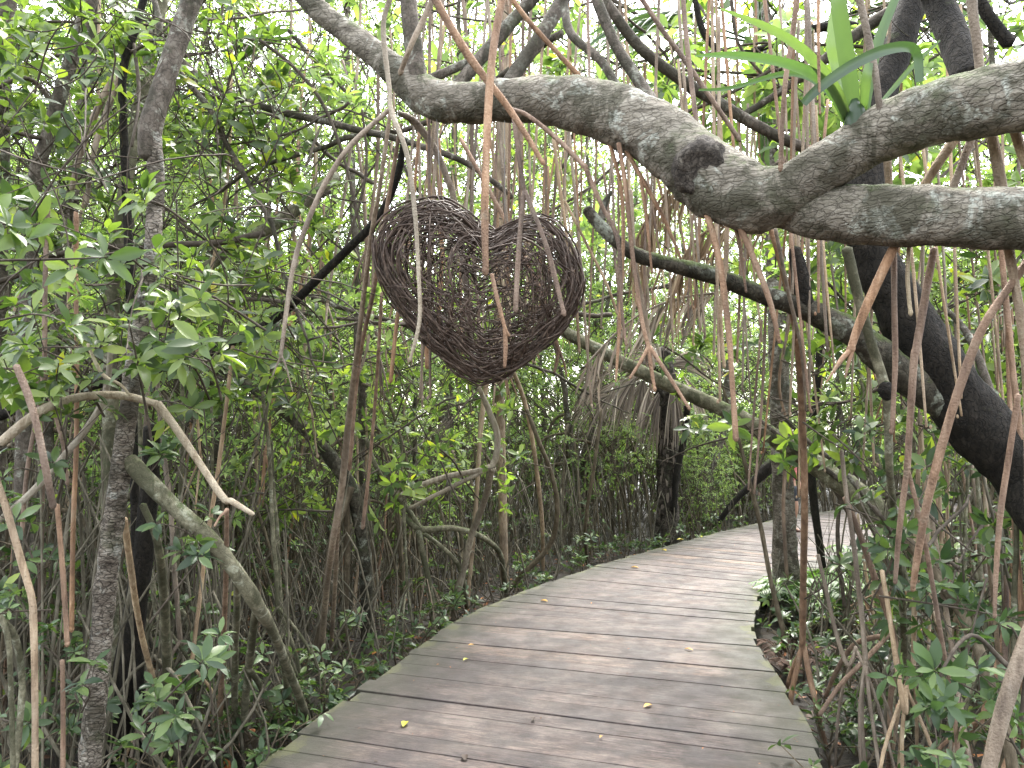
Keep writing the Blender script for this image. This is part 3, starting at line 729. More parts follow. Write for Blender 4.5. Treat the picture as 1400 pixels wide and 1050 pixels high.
# trunk that the walker stands behind
px_tree('straight brown trunk at the right edge of the boardwalk in front of the walker', [
    ('trunk', 'peel', {'sides': 22, 'rough': .12}, [[(1076, 850, 42, 7.7), (1074, 780, 36, 7.7), (1072, 700, 29, 7.7), (1067, 600, 26, 7.7), (1064, 480, 26, 7.7), (1060, 350, 26, 7.8), (1050, 200, 24, 7.9), (1040, 0, 22, 8.0)]]),
    ('vine', 'rust', {}, [[(1070, 560, 5, 7.55), (1073, 640, 5, 7.5), (1071, 700, 5, 7.5), (1076, 790, 5, 7.5)]])], base_of(1078, 850, 7.7))
px_tree('thin dark leaning stem just right of the walker', [
    ('trunk', 'dark', {}, [[(1130, 822, 10, 8.15), (1128, 800, 10, 8.2), (1120, 740, 10, 8.2), (1112, 680, 11, 8.2), (1108, 600, 10, 8.2), (1118, 520, 9, 8.2), (1120, 450, 8, 8.2)]])], base_of(1128, 800, 8.2), 'young_mangrove', 'tree')
px_tree('light grey leaning trunk in the sunny bushes beyond the boardwalk', [
    ('trunk', 'branch', {}, [[(945, 735, 20, 15), (958, 690, 20, 15), (970, 645, 18, 15), (985, 590, 16, 15), (995, 540, 14, 15), (1000, 480, 12, 15)]])], base_of(945, 735, 15))
px_tree('dark bent trunk crossing low behind the bushes left of the walker', [
    ('trunk', 'dark', {}, [[(960, 745, 6, 13.5), (1000, 690, 8, 13.5), (1025, 665, 10, 13.5), (1050, 640, 18, 13.5), (1075, 620, 16, 13.5), (1100, 590, 12, 13.5)]])], base_of(960, 745, 13.5))
px_tree('thin brown sapling stem bent over the boardwalk beside the ferns', [
    ('stem', 'stem', {}, [[(1074, 890, 7, 6.1), (1070, 860, 7, 6.1), (1055, 800, 6, 6.1), (1040, 720, 6, 6.2), (1025, 660, 5, 6.2), (1010, 600, 5, 6.2), (998, 560, 4, 6.2), (985, 520, 3, 6.2)], [(1042, 730, 4, 6.2), (1030, 670, 3, 6.2), (1045, 620, 3, 6.2), (1065, 580, 2, 6.2)]])], base_of(1070, 860, 6), 'sapling', 'sapling')
px_tree('grey dead stem with a black knot between the orange roots at right', [
    ('stem', 'log', {}, [[(1158, 340, 14, 3.0), (1172, 400, 14, 3.0), (1190, 465, 13, 3.0), (1210, 530, 14, 3.0), (1214, 560, 12, 3.0), (1216, 640, 10, 3.1), (1224, 720, 9, 3.4), (1235, 850, 9, 3.9), (1240, 1010, 9, 4.55)]]),
    ('knot', 'dark', {}, [[(1211, 524, 14, 2.98), (1212, 534, 22, 2.98), (1213, 545, 13, 2.98)]])], base_of(1240, 1010, 3.2), 'dead_sapling', 'sapling')
px_tree('pale looping vine hanging below the heart', [
    ('stem', 'pale', {'wob': .01}, [[(655, 530, 6, 6.4), (668, 560, 8, 6.5), (680, 595, 9, 6.5), (676, 632, 9, 6.5), (660, 642, 8, 6.5), (600, 655, 8, 6.5), (545, 678, 7, 6.5)], [(672, 638, 7, 6.5), (620, 665, 6, 6.5), (560, 695, 5, 6.5)], [(674, 640, 9, 6.5), (660, 690, 9, 6.9), (640, 750, 9, 7.2), (618, 850, 8, 7.5)]])], base_of(618, 850, 7.5), 'vine', 'vine')
px_tree('arched pale root with two legs low in the thicket at centre', [
    ('stem', 'log', {'wob': .008}, [[(545, 695, 6, 7.0), (572, 723, 9, 7.0), (620, 722, 8, 7.2), (660, 735, 8, 7.6), (684, 760, 7, 8.2), (692, 812, 7, 8.8)], [(572, 724, 9, 7.0), (585, 790, 8, 7.0), (592, 835, 8, 7.0), (596, 870, 8, 6.95)], [(580, 730, 6, 7.0), (625, 770, 6, 7.2), (640, 836, 6, 7.9)], [(575, 724, 6, 7), (560, 700, 7, 7), (520, 650, 7, 7), (500, 600, 6, 7)]])], base_of(596, 870, 6.95), 'prop_root', 'root')
px_tree('long curved root sweeping down to the boardwalk edge at centre', [
    ('stem', 'stem', {'wob': .008}, [[(720, 560, 5, 8.3), (735, 600, 6, 8.3), (755, 650, 6, 8.4), (762, 700, 7, 8.5), (752, 745, 7, 8.7), (715, 785, 7, 8.8), (690, 814, 6, 8.8)], [(804, 776, 5, 10.6), (800, 720, 5, 10), (812, 640, 5, 9.8), (822, 560, 4, 9.8)]])], base_of(690, 814, 8.8), 'prop_root', 'root')

# ------------------------------------------------------------------ named aerial roots
def aroot(label, mat, *chains, base=None):
    mb = MB()
    for ch in chains:
        q = px_tube(mb, [(c_[0], c_[1], c_[2] * .77, *c_[3:]) for c_ in ch], sub=7, sides=12, wob=.001, nodes=8, rough=.04, rfreq=30)
        k = len(q) // 2
        ring_node(mb, Vector(q[-1][:3]), q[-1][3], Vector(q[-1][:3]) - Vector(q[-2][:3]))
    o = mb.build('aerial_root', M[mat]); tag(o, label, 'aerial root', 'aerial roots hanging from the canopy'); return o
aroot('straight tan root hanging from above to the heart centre with a jointed tip', 'rust', [(694, -40, 14, 2.6), (686, 0, 14, 2.6), (673, 80, 14, 2.55), (666, 180, 14, 2.5), (663, 290, 13, 2.45), (664, 370, 11, 2.42)], [(672, 375, 8, 2.42), (680, 410, 8, 2.4), (690, 448, 7, 2.38), (695, 458, 5, 2.38)], [(690, 450, 8, 2.38), (691, 475, 8, 2.38), (690, 500, 6, 2.38)])
aroot('tan root crossing diagonally in front of the big limb above the heart', 'rust', [(575, -40, 15, 2.6), (598, 5, 15, 2.6), (640, 75, 15, 2.6), (690, 140, 13, 2.6), (718, 182, 11, 2.58), (742, 222, 8, 2.56)])
aroot('pale sinuous root hanging over the left lobe of the heart', 'pale', [(545, -30, 9, 2.6), (526, 20, 9, 2.6), (525, 60, 9, 2.6), (532, 120, 9, 2.58), (535, 152, 9, 2.56), (556, 210, 9, 2.5), (567, 290, 8, 2.45), (572, 370, 7, 2.42), (574, 430, 7, 2.4), (568, 465, 7, 2.4), (560, 492, 6, 2.4)])
aroot('tan root bowing left from the pale joint and ending in a small fork', 'tan', [(532, 150, 9, 2.6), (480, 198, 9, 2.6), (445, 250, 9, 2.6), (418, 310, 9, 2.6), (400, 370, 9, 2.6), (384, 484, 7, 2.6)], [(384, 486, 4, 2.6), (378, 500, 3, 2.6), (372, 515, 2, 2.6)], [(385, 486, 4, 2.6), (392, 505, 3, 2.6), (400, 535, 1.5, 2.6)])
aroot('longest tan root left of the heart, reaching the mud', 'tan', [(533, 156, 7, 2.7), (520, 250, 8, 2.8), (505, 340, 9, 3.0), (490, 465, 9, 3.3), (478, 560, 11, 3.6), (468, 660, 12, 3.9), (455, 740, 12, 4.1), (445, 820, 11, 4.9), (437, 925, 10, 5.75)], [(470, 640, 8, 3.9), (462, 720, 8, 4.4), (458, 800, 8, 5.1), (452, 900, 7, 6.2)])
aroot('thin brown root just right of the longest one, ending at a bush', 'rust', [(548, 170, 7, 3.1), (528, 290, 8, 3.3), (510, 400, 8, 3.5), (490, 500, 8, 3.8), (478, 640, 7, 4.0)], [(522, 400, 6, 3.8), (515, 520, 6, 4), (505, 640, 6, 4.2), (496, 720, 7, 4.3)])
aroot('thick tan root curving down behind the left lobe of the heart', 'tan', [(545, 155, 8, 3.2), (565, 165, 13, 3.25), (592, 200, 13, 3.3), (612, 245, 12, 3.3), (624, 290, 12, 3.35), (640, 420, 11, 3.4), (648, 520, 9, 3.4)])
aroot('cluster root with fork under the left side of the heart', 'rust', [(585, 190, 7, 3.5), (588, 330, 8, 3.5), (584, 460, 9, 3.5), (584, 500, 8, 3.5)], [(600, 190, 6, 3.6), (604, 330, 7, 3.6), (598, 480, 7, 3.6)], [(573, 180, 6, 3.4), (560, 330, 6, 3.4), (545, 420, 7, 3.4), (534, 520, 7, 3.4)])
aroot('brown root hanging behind the right lobe of the heart to its lower edge', 'rust', [(630, 190, 7, 3.6), (690, 300, 8, 3.4), (735, 390, 9, 3.3), (752, 440, 9, 3.3), (764, 480, 7, 3.3)], [(764, 480, 7, 3.3), (760, 500, 6, 3.3), (758, 508, 4, 3.3)], [(765, 480, 5, 3.3), (772, 500, 4, 3.3), (774, 512, 3, 3.3)])
aroot('slim tan root dangling right of the heart', 'tan', [(757, 190, 7, 3.4), (770, 290, 6, 3.4), (786, 400, 6, 3.4), (792, 480, 5, 3.4)], [(772, 275, 5, 3.2), (800, 330, 5, 3.2), (832, 395, 5, 3.2), (850, 450, 3, 3.2)])
aroot('narrow vertical root meeting the big limb above its knot', 'rust', [(932, -30, 9, 2.7), (937, 40, 9, 2.65), (946, 120, 9, 2.6), (955, 188, 8, 2.56)])
aroot('short narrow root dropping from the top edge onto the big limb', 'rust', [(803, -30, 6, 2.9), (804, 40, 6, 2.85), (806, 112, 5, 2.8)])
aroot('tan root ending on the limb left of the strap-leaved plant', 'rust', [(1093, -30, 10, 2.3), (1086, 30, 10, 2.3), (1073, 120, 9, 2.3), (1067, 230, 8, 2.32)])
aroot('thin dark root dangling in front of the strap leaves', 'rust', [(1119, -30, 6, 2.0), (1119, 60, 6, 2.0), (1121, 155, 4, 2.0)])
aroot('thick grey-tan root standing right of the strap-leaved plant on the limb', 'tan', [(1168, -30, 13, 2.2), (1182, 30, 13, 2.2), (1195, 90, 12, 2.2), (1203, 150, 11, 2.2)])
aroot('stout speckled root meeting the limb at the upper right', 'tan', [(1326, -30, 18, 2.1), (1330, 20, 17, 2.1), (1336, 60, 16, 2.1), (1340, 105, 15, 2.1)])
aroot('dark slanting root at top centre ending behind the limb', 'rust', [(680, -30, 9, 3.1), (720, 25, 9, 3.1), (765, 75, 9, 3.1), (805, 118, 9, 3.1)])
aroot('dark slanting root right of top centre', 'rust', [(865, -20, 9, 3.0), (905, 40, 9, 3.0), (945, 95, 9, 3.0), (1010, 190, 8, 3.0)])
aroot('grey-tan root slanting down to the fork of the limb at top left', 'tan', [(605, -30, 10, 2.9), (582, 20, 10, 2.9), (562, 62, 10, 2.9), (548, 98, 9, 2.95)])
aroot('tall orange-brown root beside the right boardwalk edge with three feet', 'rust', [(1052, 308, 9, 3.2), (1072, 380, 10, 3.3), (1090, 470, 12, 3.5), (1098, 600, 12, 3.8), (1100, 700, 12, 4.0), (1098, 800, 12, 4.3), (1097, 886, 11, 4.5)],
      [(1097, 884, 9, 4.5), (1086, 930, 9, 4.52), (1081, 965, 9, 4.55), (1086, 1010, 8, 4.6)], [(1099, 884, 9, 4.5), (1108, 930, 10, 4.45), (1120, 980, 9, 4.4), (1128, 1020, 10, 4.4)], [(1096, 886, 7, 4.55), (1080, 925, 7, 4.75), (1072, 965, 6, 4.9), (1070, 990, 5, 5)])
aroot('paired tan root falling from the lower limb beside the tall orange one', 'tan', [(1060, 312, 7, 3.0), (1078, 400, 7, 3.1), (1096, 480, 6, 3.2), (1102, 560, 4, 3.3)])
aroot('smooth orange-brown root with a ring joint crossing the dark trunk', 'rust', [(1277, 340, 13, 2.4), (1266, 400, 13, 2.4), (1254, 470, 13, 2.4), (1250, 490, 13, 2.4), (1245, 560, 12, 2.42), (1240, 640, 11, 2.45)], [(1240, 640, 10, 2.45), (1230, 720, 10, 2.5), (1224, 795, 7, 2.55)], [(1240, 640, 8, 2.45), (1262, 730, 8, 2.5), (1285, 860, 8, 2.6), (1310, 1040, 8, 2.7)], [(1250, 490, 3, 2.4), (1254, 472, 3, 2.4), (1256, 470, 3, 2.4)])
aroot('long orange root bowing across the dark trunk near the right edge', 'rust', [(1410, 350, 15, 2.2), (1385, 385, 15, 2.2), (1345, 445, 15, 2.2), (1315, 520, 15, 2.22), (1290, 600, 15, 2.25), (1267, 690, 14, 2.3), (1253, 770, 12, 2.35), (1248, 805, 8, 2.4)])
aroot('grey-brown root with a collar hanging at the right frame edge', 'tan', [(1378, 335, 17, 2.2), (1386, 380, 16, 2.2), (1396, 440, 16, 2.2), (1404, 520, 15, 2.2), (1408, 700, 15, 2.25), (1412, 900, 14, 2.3)])
aroot('reddish root dropping at the far right below the dark trunk', 'rust', [(1392, 540, 10, 2.4), (1380, 620, 10, 2.4), (1368, 700, 10, 2.4), (1362, 780, 8, 2.4), (1360, 842, 6, 2.4)])
aroot('thick brown root rising out of the lower right corner', 'tan', [(1420, 830, 26, 2.2), (1395, 900, 26, 2.2), (1372, 970, 26, 2.2), (1352, 1050, 26, 2.2), (1340, 1110, 26, 2.2)])
aroot('brown bowed root in the right thicket reaching the mud', 'rust', [(1155, 680, 9, 3.9), (1172, 720, 10, 3.9), (1196, 790, 11, 3.9), (1218, 855, 11, 3.9), (1228, 915, 12, 3.9), (1218, 950, 9, 3.95), (1215, 1040, 8, 4.0)], [(1218, 865, 8, 3.9), (1180, 905, 8, 3.9), (1150, 935, 8, 3.9), (1122, 975, 7, 3.9)], [(1215, 868, 9, 3.9), (1170, 880, 9, 4.2), (1145, 915, 8, 4.4), (1130, 950, 7, 4.6)])
aroot('thick brown diagonal root in the right thicket', 'stem', [(1240, 740, 20, 3.4), (1290, 800, 20, 3.3), (1330, 870, 20, 3.2), (1355, 940, 20, 3.1), (1385, 1060, 20, 3.0)])
aroot('rusty straight root standing in front of the forked prop branch', 'rust', [(310, 697, 8, 2.8), (309, 780, 9, 3.1), (306, 860, 9, 3.5), (302, 940, 10, 3.9), (299, 1029, 11, 4.36)], [(312, 697, 6, 2.8), (302, 705, 5, 2.78), (294, 718, 4, 2.76)])
aroot('brown jointed root at the lower left corner', 'rust', [(22, 500, 12, 2.4), (40, 545, 13, 2.4), (52, 590, 12, 2.4), (62, 640, 12, 2.4), (72, 690, 11, 2.45)], base=None)
aroot('long tan root along the left frame edge to the bottom', 'tan', [(-10, 640, 11, 2.5), (10, 700, 12, 2.5), (30, 770, 12, 2.5), (43, 815, 12, 2.5), (46, 850, 12, 2.5), (48, 960, 11, 2.5), (48, 1080, 11, 2.5)])
aroot('reddish root second from the left edge with a break above its foot', 'rust', [(78, 690, 8, 2.7), (86, 780, 9, 2.7), (92, 880, 8, 2.7)], [(85, 903, 8, 2.75), (86, 980, 8, 2.75), (86, 1080, 8, 2.75)])
aroot('reddish vertical root left of the peeling trunk', 'rust', [(104, 290, 8, 3.1), (104, 400, 8, 3.1), (105, 520, 8, 3.1), (104, 620, 8, 3.1), (100, 720, 8, 3.1), (98, 860, 8, 3.15)])
aroot('reddish forked root near the left edge at mid height', 'rust', [(66, 270, 8, 2.9), (62, 380, 8, 2.9), (61, 525, 8, 2.9)], [(61, 525, 7, 2.9), (48, 580, 7, 2.9), (36, 650, 7, 2.9), (30, 730, 7, 2.9)], [(61, 525, 6, 2.9), (74, 565, 6, 2.9), (86, 610, 6, 2.9), (92, 660, 6, 2.9)])
aroot('tangled pair of pale stems in the bottom left corner', 'log', [(-8, 830, 10, 2.6), (10, 868, 10, 2.6), (15, 940, 9, 2.6), (18, 1080, 9, 2.6)], [(-5, 840, 12, 2.6), (20, 870, 12, 2.65), (30, 930, 11, 2.7), (26, 1000, 11, 2.7), (20, 1080, 11, 2.7)])

# ------------------------------------------------------------------ wicker heart
def heart():
    D = 3.0; C = P(655, 400, D)
    out = [(675, 318), (690, 311), (710, 300), (735, 295), (760, 303), (780, 325), (792, 355), (797, 385), (790, 415), (770, 445), (740, 475), (710, 500), (680, 518), (655, 526), (630, 512), (605, 490), (575, 460), (550, 430), (530, 400), (517, 370), (514, 340), (522, 312), (545, 288), (575, 276), (600, 274), (625, 285), (645, 300), (662, 312)]
    pol = sorted([(math.atan2(400 - y, x - 655), math.hypot(x - 655, 400 - y) * D / F_PX) for x, y in out])
    A = np.array([p[0] for p in pol]); Rr = np.array([p[1] for p in pol])
    A = np.concatenate([A - 2 * math.pi, A, A + 2 * math.pi]); Rr = np.concatenate([Rr] * 3)
    rho = lambda th: float(np.interp(th, A, Rr))
    TH = .24
    def surf(n, k=1.0):
        th = math.atan2(n.z, n.x); h = math.hypot(n.x, n.z)
        hh = h ** .85
        dip = 1 - .22 * max(0, math.cos(th - 1.33)) ** 6 * h   # dent between the lobes
        return Vector((rho(th) * hh * math.cos(th) * k, TH * n.y * dip * k, rho(th) * hh * math.sin(th) * k))
    yaw = Matrix.Rotation(R(6), 3, 'Z')
    root = empty('heart_sculpture', C); tag(root, 'large openwork heart woven from dark brown twigs hanging over the path', 'sculpture')
    def run(mb, count, fn, rr, arc, kk):
        for i in range(count):
            n0 = fn(); a = n0.orthogonal().normalized(); b = n0.cross(a); ph = U(0, 6.28); L = U(*arc); off = U(-.45, .45) if rnd() < .5 else U(-.15, .15)
            k = U(*kk); m = 26; q = []; r = U(*rr); amp = U(0, .04); fr = U(2, 6)
            for j in range(m + 1):
                t = ph + L * j / m
                v = (a * math.cos(t) + b * math.sin(t) + n0 * (off + amp * math.sin(fr * t))).normalized()
                p = yaw @ (surf(v, k + .02 * math.sin(t * 3 + i)) + noise.noise_vector(v * 3.1 + Vector((i, 0, 0))) * .016 + noise.noise_vector(v * 9 + Vector((i, 0, 0))) * .005)
                q.append((*p, r * (1 - .5 * abs(2 * j / m - 1) ** 3)))
            tube(mb, q, 1, 5, cap=True)
    def axis_any(): return rdir()
    def axis_y():
        v = rdir(); v.x *= .35; v.z *= .35; return v.normalized()
    mb = MB(); run(mb, 310, axis_any, (.0017, .0038), (.6, 3.2), (.86, 1.03)); mb.build('woven_twigs', M['wicker'], root)
    mb = MB(); run(mb, 120, axis_any, (.0013, .0024), (.5, 1.8), (.93, 1.03)); mb.build('fine_twigs', M['wicker'], root)
    mb = MB(); run(mb, 60, axis_any, (.0014, .003), (.8, 3.5), (.7, .95)); mb.build('inner_twigs', M['wicker'], root)
    mb = MB()
    for i in range(20):
        k = U(.92, 1.03); yo = U(-.6, .6); r = U(.002, .0042); s0 = U(0, 6.28); L = U(2.5, 6.3); m = 60; q = []
        for j in range(m + 1):
            th = s0 + L * j / m
            yy = max(-.9, min(.9, yo + .15 * math.sin(2 * th + i))); h = math.sqrt(1 - yy * yy)
            vv = Vector((h * math.cos(th), yy, h * math.sin(th))); q.append((*(yaw @ (surf(vv, k + .012 * math.sin(th * 7 + i * 2)) + noise.noise_vector(vv * 4 + Vector((i, 3, 0))) * .012)), r))
        tube(mb, q, 1, 5)
    mb.build('rim_hoop', M['wicker'], root)
    M['cord'] = simple('hanging_cord', (.22, .21, .2))
    for a, b in (((597, 160, 3.03), (603, 278, 3.0)), ((690, 165, 2.9), (690, 318, 3.0))):
        p = P(*a) - C; q = P(*b) - C
        mb = MB(); tube(mb, [(*p, .0015), (*q, .0015)], 1, 5); mb.build('cord', M['cord'], root)
    return root
heart()

# ------------------------------------------------------------------ strap-leaved plant on the limb
def ribbon(mb, pts, hint, fold=.25, t=.5, sub=8):
    q = spline(pts, sub); c = [Vector(p[:3]) for p in q]; prev = None
    for i in range(len(c)):
        T = (c[min(i + 1, len(c) - 1)] - c[max(i - 1, 0)]).normalized()
        s = T.cross(hint)
        if s.length < 1e-4: s = T.orthogonal()
        s.normalize(); n = s.cross(T); w = q[i][3]
        ids = (mb.pt(c[i] - s * w + n * w * fold, t), mb.pt(c[i] - s * w * .3, t), mb.pt(c[i] + s * w * .3, t), mb.pt(c[i] + s * w + n * w * fold, t))
        if prev:
            for k in range(3): mb.f.append((prev[k], prev[k + 1], ids[k + 1], ids[k]))
        prev = ids
def straps():
    root = empty('strap_leaf_plant'); tag(root, 'green strap-leaved plant perched on top of the upper limb', 'plant')
    hint = (CAM - P(1170, 100, 2.2)).normalized()
    LV = [([(1168, 165, 12, 2.28), (1162, 110, 16, 2.25), (1153, 50, 16, 2.22), (1146, 0, 15, 2.2), (1143, -50, 9, 2.2)], .75, .1),
          ([(1160, 165, 8, 2.28), (1140, 120, 12, 2.2), (1100, 70, 10, 2.1), (1050, 38, 8, 2.05), (985, 12, 2, 2.0)], 1.0, .0),
          ([(1158, 165, 8, 2.28), (1130, 115, 11, 2.2), (1080, 88, 10, 2.1), (1010, 76, 8, 2.05), (950, 76, 2, 2.0)], .55, .3),
          ([(1098, 142, 8, 2.0), (1118, 122, 10, 2.0), (1160, 92, 11, 2.02), (1205, 70, 11, 2.05), (1240, 64, 10, 2.08), (1254, 75, 9, 2.1), (1257, 112, 8, 2.1)], .1, .3),
          ([(1182, 160, 8, 2.28), (1190, 100, 11, 2.3), (1205, 45, 10, 2.32), (1232, -20, 7, 2.35)], .6, .0),
          ([(1180, 160, 6, 2.28), (1184, 110, 10, 2.2), (1190, 80, 6, 2.2)], .8, .0),
          ([(1200, 145, 3, 2.28), (1222, 120, 5, 2.3), (1250, 88, 5, 2.3), (1285, 55, 2, 2.3)], .7, .0),
          ([(1158, 165, 6, 2.3), (1128, 120, 7, 2.35), (1080, 100, 6, 2.4), (1000, 120, 4, 2.4), (955, 123, 2, 2.4)], .3, .0),
          ([(1165, 165, 6, 2.3), (1145, 100, 9, 2.4), (1136, 60, 9, 2.4), (1140, 10, 6, 2.4)], 1.0, .0),
          ([(1360, 170, 6, 2.25), (1366, 215, 9, 2.25), (1372, 262, 8, 2.25)], .3, .0)]
    for pts, t, f in LV[:9]:
        q = []
        for x, y, w, d in pts:
            p = P(x, y, d); q.append((*p, w * .66 * d / F_PX))
        mb = MB(); ribbon(mb, q, hint, .3, t); mb.build('strap_leaf', M['strap'], root)
    mb = MB()
    b = P(1170, 168, 2.26)
    tube(mb, [(*(b + Vector((0, 0, -.02))), .03), (*(b + Vector((0, 0, .03))), .026), (*(b + Vector((0, 0, .07))), .012)], 3, 12, .2, 30)
    mb.build('base', M['strap'], root)
    reparent_base(root, b)
straps()

# ------------------------------------------------------------------ palms
def frond_fan(mb, c, d, L, n=26, spread=1.1, droop=.5, w=.012):
    """a fan of narrow segments from c along d"""
    d = d.normalized(); a = d.orthogonal().normalized(); a = (a + rdir() * .5); a = (a - d * a.dot(d)).normalized()
    for i in range(n):
        f = (i / (n - 1) - .5) * 2 * spread
        v = (d * math.cos(f) + a * math.sin(f) + rdir() * .08).normalized()
        l = L * U(.7, 1.05)
        q = [(*c, w * .5), (*(c + v * l * .4 + Vector((0, 0, -.05 * droop * l))), w), (*(c + v * l * .75 + Vector((0, 0, -.28 * droop * l))), w * .8), (*(c + v * l + Vector((0, 0, -.6 * droop * l))), w * .15)]
        ribbon(mb, q, rdir(), .5, U(0, 1), 2)
def palm():
    root = empty('palm_tree'); tag(root, 'shaggy dark palm trunk with hanging dead fronds at the left edge of the boardwalk', 'palm tree')
    b = G(912, 752); 
    dd = proj(b)[2]
    mb = MB(); px_tube(mb, [(909, 775, 38, dd), (911, 740, 34, dd), (912, 700, 30, dd), (913, 640, 27, dd), (914, 600, 26, dd), (914, 560, 28, dd), (910, 520, 30, dd), (905, 480, 22, dd)], sub=12, sides=24, rough=.30, rfreq=13)
    mb.build('trunk', M['palmbark'], root)
    mb = MB()
    for k in range(90):
        y = U(600, 745); a = U(0, 6.28); c = P(912, y, dd) + Vector((math.cos(a) * .135, math.sin(a) * .135, 0))
        ribbon(mb, [(*c, .02), (*(c + Vector((math.cos(a) * .03, math.sin(a) * .03, -.06))), .022), (*(c + Vector((math.cos(a) * .035, math.sin(a) * .035, -.16))), .006)], Vector((math.cos(a), math.sin(a), .2)), .3, U(0, .5), 2)
    mb.build('bark_scales', M['thatch'], root)
    mb = MB(); px_tube(mb, [(940, 555, 10, dd - .2), (935, 600, 9, dd - .2), (925, 650, 9, dd - .2), (922, 700, 7, dd - .2)], sub=6, sides=10, rough=.2, rfreq=20)
    mb.build('side_shoot', M['dark'], root)
    for (px, py, vx, vz, L) in ((905, 530, -.15, -1, .85), (890, 525, -.35, -1, .8), (850, 520, -.8, -.55, .9), (835, 540, -.9, -.6, .7), (870, 515, -.6, -.8, .8), (920, 520, .1, -1, .8), (935, 515, .5, -.7, .6), (880, 520, -.2, -1, .7), (895, 500, -1, .1, 1.0), (915, 500, .8, .3, .9), (905, 500, -.5, .7, .8), (815, 520, -.6, -.8, .6), (845, 500, -.9, -.2, .8), (900, 515, -.05, -1, .9)):
        mb = MB(); c = P(px, py, dd + U(-.6, .4)); frond_fan(mb, c, Vector((vx, U(-.3, .3), vz)), L * .95, 40, U(.45, .85), .8, .011)
        ribbon(mb, [(*P(912, 515, dd), .015), (*c.lerp(P(912, 505, dd), .5), .012), (*c, .008)], Vector((0, -1, .2)), .3, .3, 3)
        mb.build('dead_frond', M['thatch'], root)
    reparent_base(root, (b.x, b.y, GROUND))
M['palmbark'] = bark_mat('palm_bark', (.03, .024, .019), (.10, .082, .065), (.24, .205, .165), scale=1.5, zs=1.4, lichen=(.20, .19, .16), bump=.04, crack=.9)
palm()
def dead_frond(label, pts, seg, mat='straw', L=.6, w=.014):
    """a large dead pinnate frond: rachis polyline (px,py,depth), hanging leaflets"""
    mb = MB(); c = [P(*p) for p in pts]
    q = spline([(*v, .008) for v in c], 10); tube(mb, [tuple(p) for p in q], 1, 5, cap=False)
    for i in range(seg):
        t = U(.02, .99) * (len(q) - 1); k = int(t); p = Vector(q[k][:3]); T = (Vector(q[min(k + 1, len(q) - 1)][:3]) - p).normalized() if k < len(q) - 1 else Vector((1, 0, 0))
        v = (T * .5 + Vector((U(-.35, .35), U(-.4, .4), -1))).normalized(); l = L * U(.5, 1.1)
        ribbon(mb, [(*p, w * .5), (*(p + v * l * .4), w), (*(p + v * l * .8 + Vector((0, 0, -.06 * l))), w * .7), (*(p + v * l + Vector((U(-.04, .04), 0, -.12 * l))), .001)], rdir(), .5, U(0, 1), 2)
    o = mb.build('dead_palm_frond', M[mat]); tag(o, label, 'palm frond'); return o
dead_frond('pale dead palm frond draped behind the mossy side branch', [(985, 215, 4.6), (930, 245, 4.6), (890, 290, 4.6), (862, 345, 4.6)], 70, L=.42, w=.009)
dead_frond('straw-coloured dead frond hanging under the knot of the limb', [(1060, 290, 4.4), (1000, 300, 4.4), (950, 330, 4.4), (915, 390, 4.4)], 50, L=.36, w=.009)
dead_frond('brown dead frond sprawling above the thatched palm', [(980, 400, 5.2), (920, 410, 5.2), (860, 440, 5.2), (800, 500, 5.2)], 60, 'thatch', L=.4, w=.01)
dead_frond('dry fronds lying in the right thicket below the dark trunk', [(1160, 830, 6.2), (1230, 800, 6.2), (1330, 790, 6.2), (1400, 800, 6.2)], 110, 'straw', L=.35, w=.009)
def green_palm(label, px, py, d, L, n=9):
    root = empty('fan_palm', P(px, py, d)); tag(root, label, 'palm')
    for k in range(n):
        mb = MB(); a = U(0, 6.28); el = U(-.1, .7); v = Vector((math.cos(a) * math.cos(el), math.sin(a) * math.cos(el), math.sin(el)))
        frond_fan(mb, v * L * .5, v, L * .6, 24, .9, .7, .014)
        tube(mb, [(0, 0, 0, .012), (*(v * L * .25), .01), (*(v * L * .5), .008)], 2, 5)
        mb.build('frond', M['strap'], root)
green_palm('fan palm crown showing between the boughs at top right', 1040, 60, 6.5, 1.5)
green_palm('fan palm crown showing through the leaves right of the upper left trunk', 290, 160, 7.5, 1.4)

# ------------------------------------------------------------------ ferns and edge plants
def fern(loc, label, mat='fern', n=9, L=.6, name='fern', az=(0, 6.28), lean=.9):
    loc = list(loc)
    while deck_dist(loc[0], loc[1]) < .12: loc[0] += .04; loc[1] -= .06
    root = empty(name, loc); tag(root, label, 'fern')
    for k in range(n):
        a = U(*az); v = Vector((math.cos(a), math.sin(a), 0)); l = L * U(.7, 1.1); up = U(.6, 1.2)
        q = spline([(0, 0, 0, .004), (*(v * l * .3 + Vector((0, 0, l * .45 * up))), .003), (*(v * l * .7 * lean + Vector((0, 0, l * .6 * up))), .002), (*(v * l * 1.1 * lean + Vector((0, 0, l * .5 * up))), .001)], 10)
        mb = MB(); tube(mb, [tuple(p) for p in q], 1, 4, cap=False)
        s = Vector((-v.y, v.x, 0)); m = len(q)
        for i in range(3, m):
            p = Vector(q[i][:3]); t = i / m; w = l * .28 * math.sin(math.pi * min(1, t * 1.05)) ** .7 + .01
            for sg in (-1, 1):
                leaf(mb, p, s * sg + v * .35 + Vector((0, 0, U(-.25, .1))), Vector((0, 0, 1)), w, w * .22, U(0, 1), False, .3, .2)
        mb.build('frond', M[mat], root)
    return root
for i, (px, py, z, lab) in enumerate(((1090, 838, .0, 'feathery green fern at the foot of the walker\'s trunk'), (1118, 850, 0, 'feathery green fern right of the trunk base'), (1150, 845, 0, 'feathery green fern between the thin dark stems'), (1062, 845, 0, 'feathery green fern leaning over the boardwalk edge'))):
    g = G(px, py); fern((g.x, g.y, GROUND + .06), lab, n=12, L=.56)
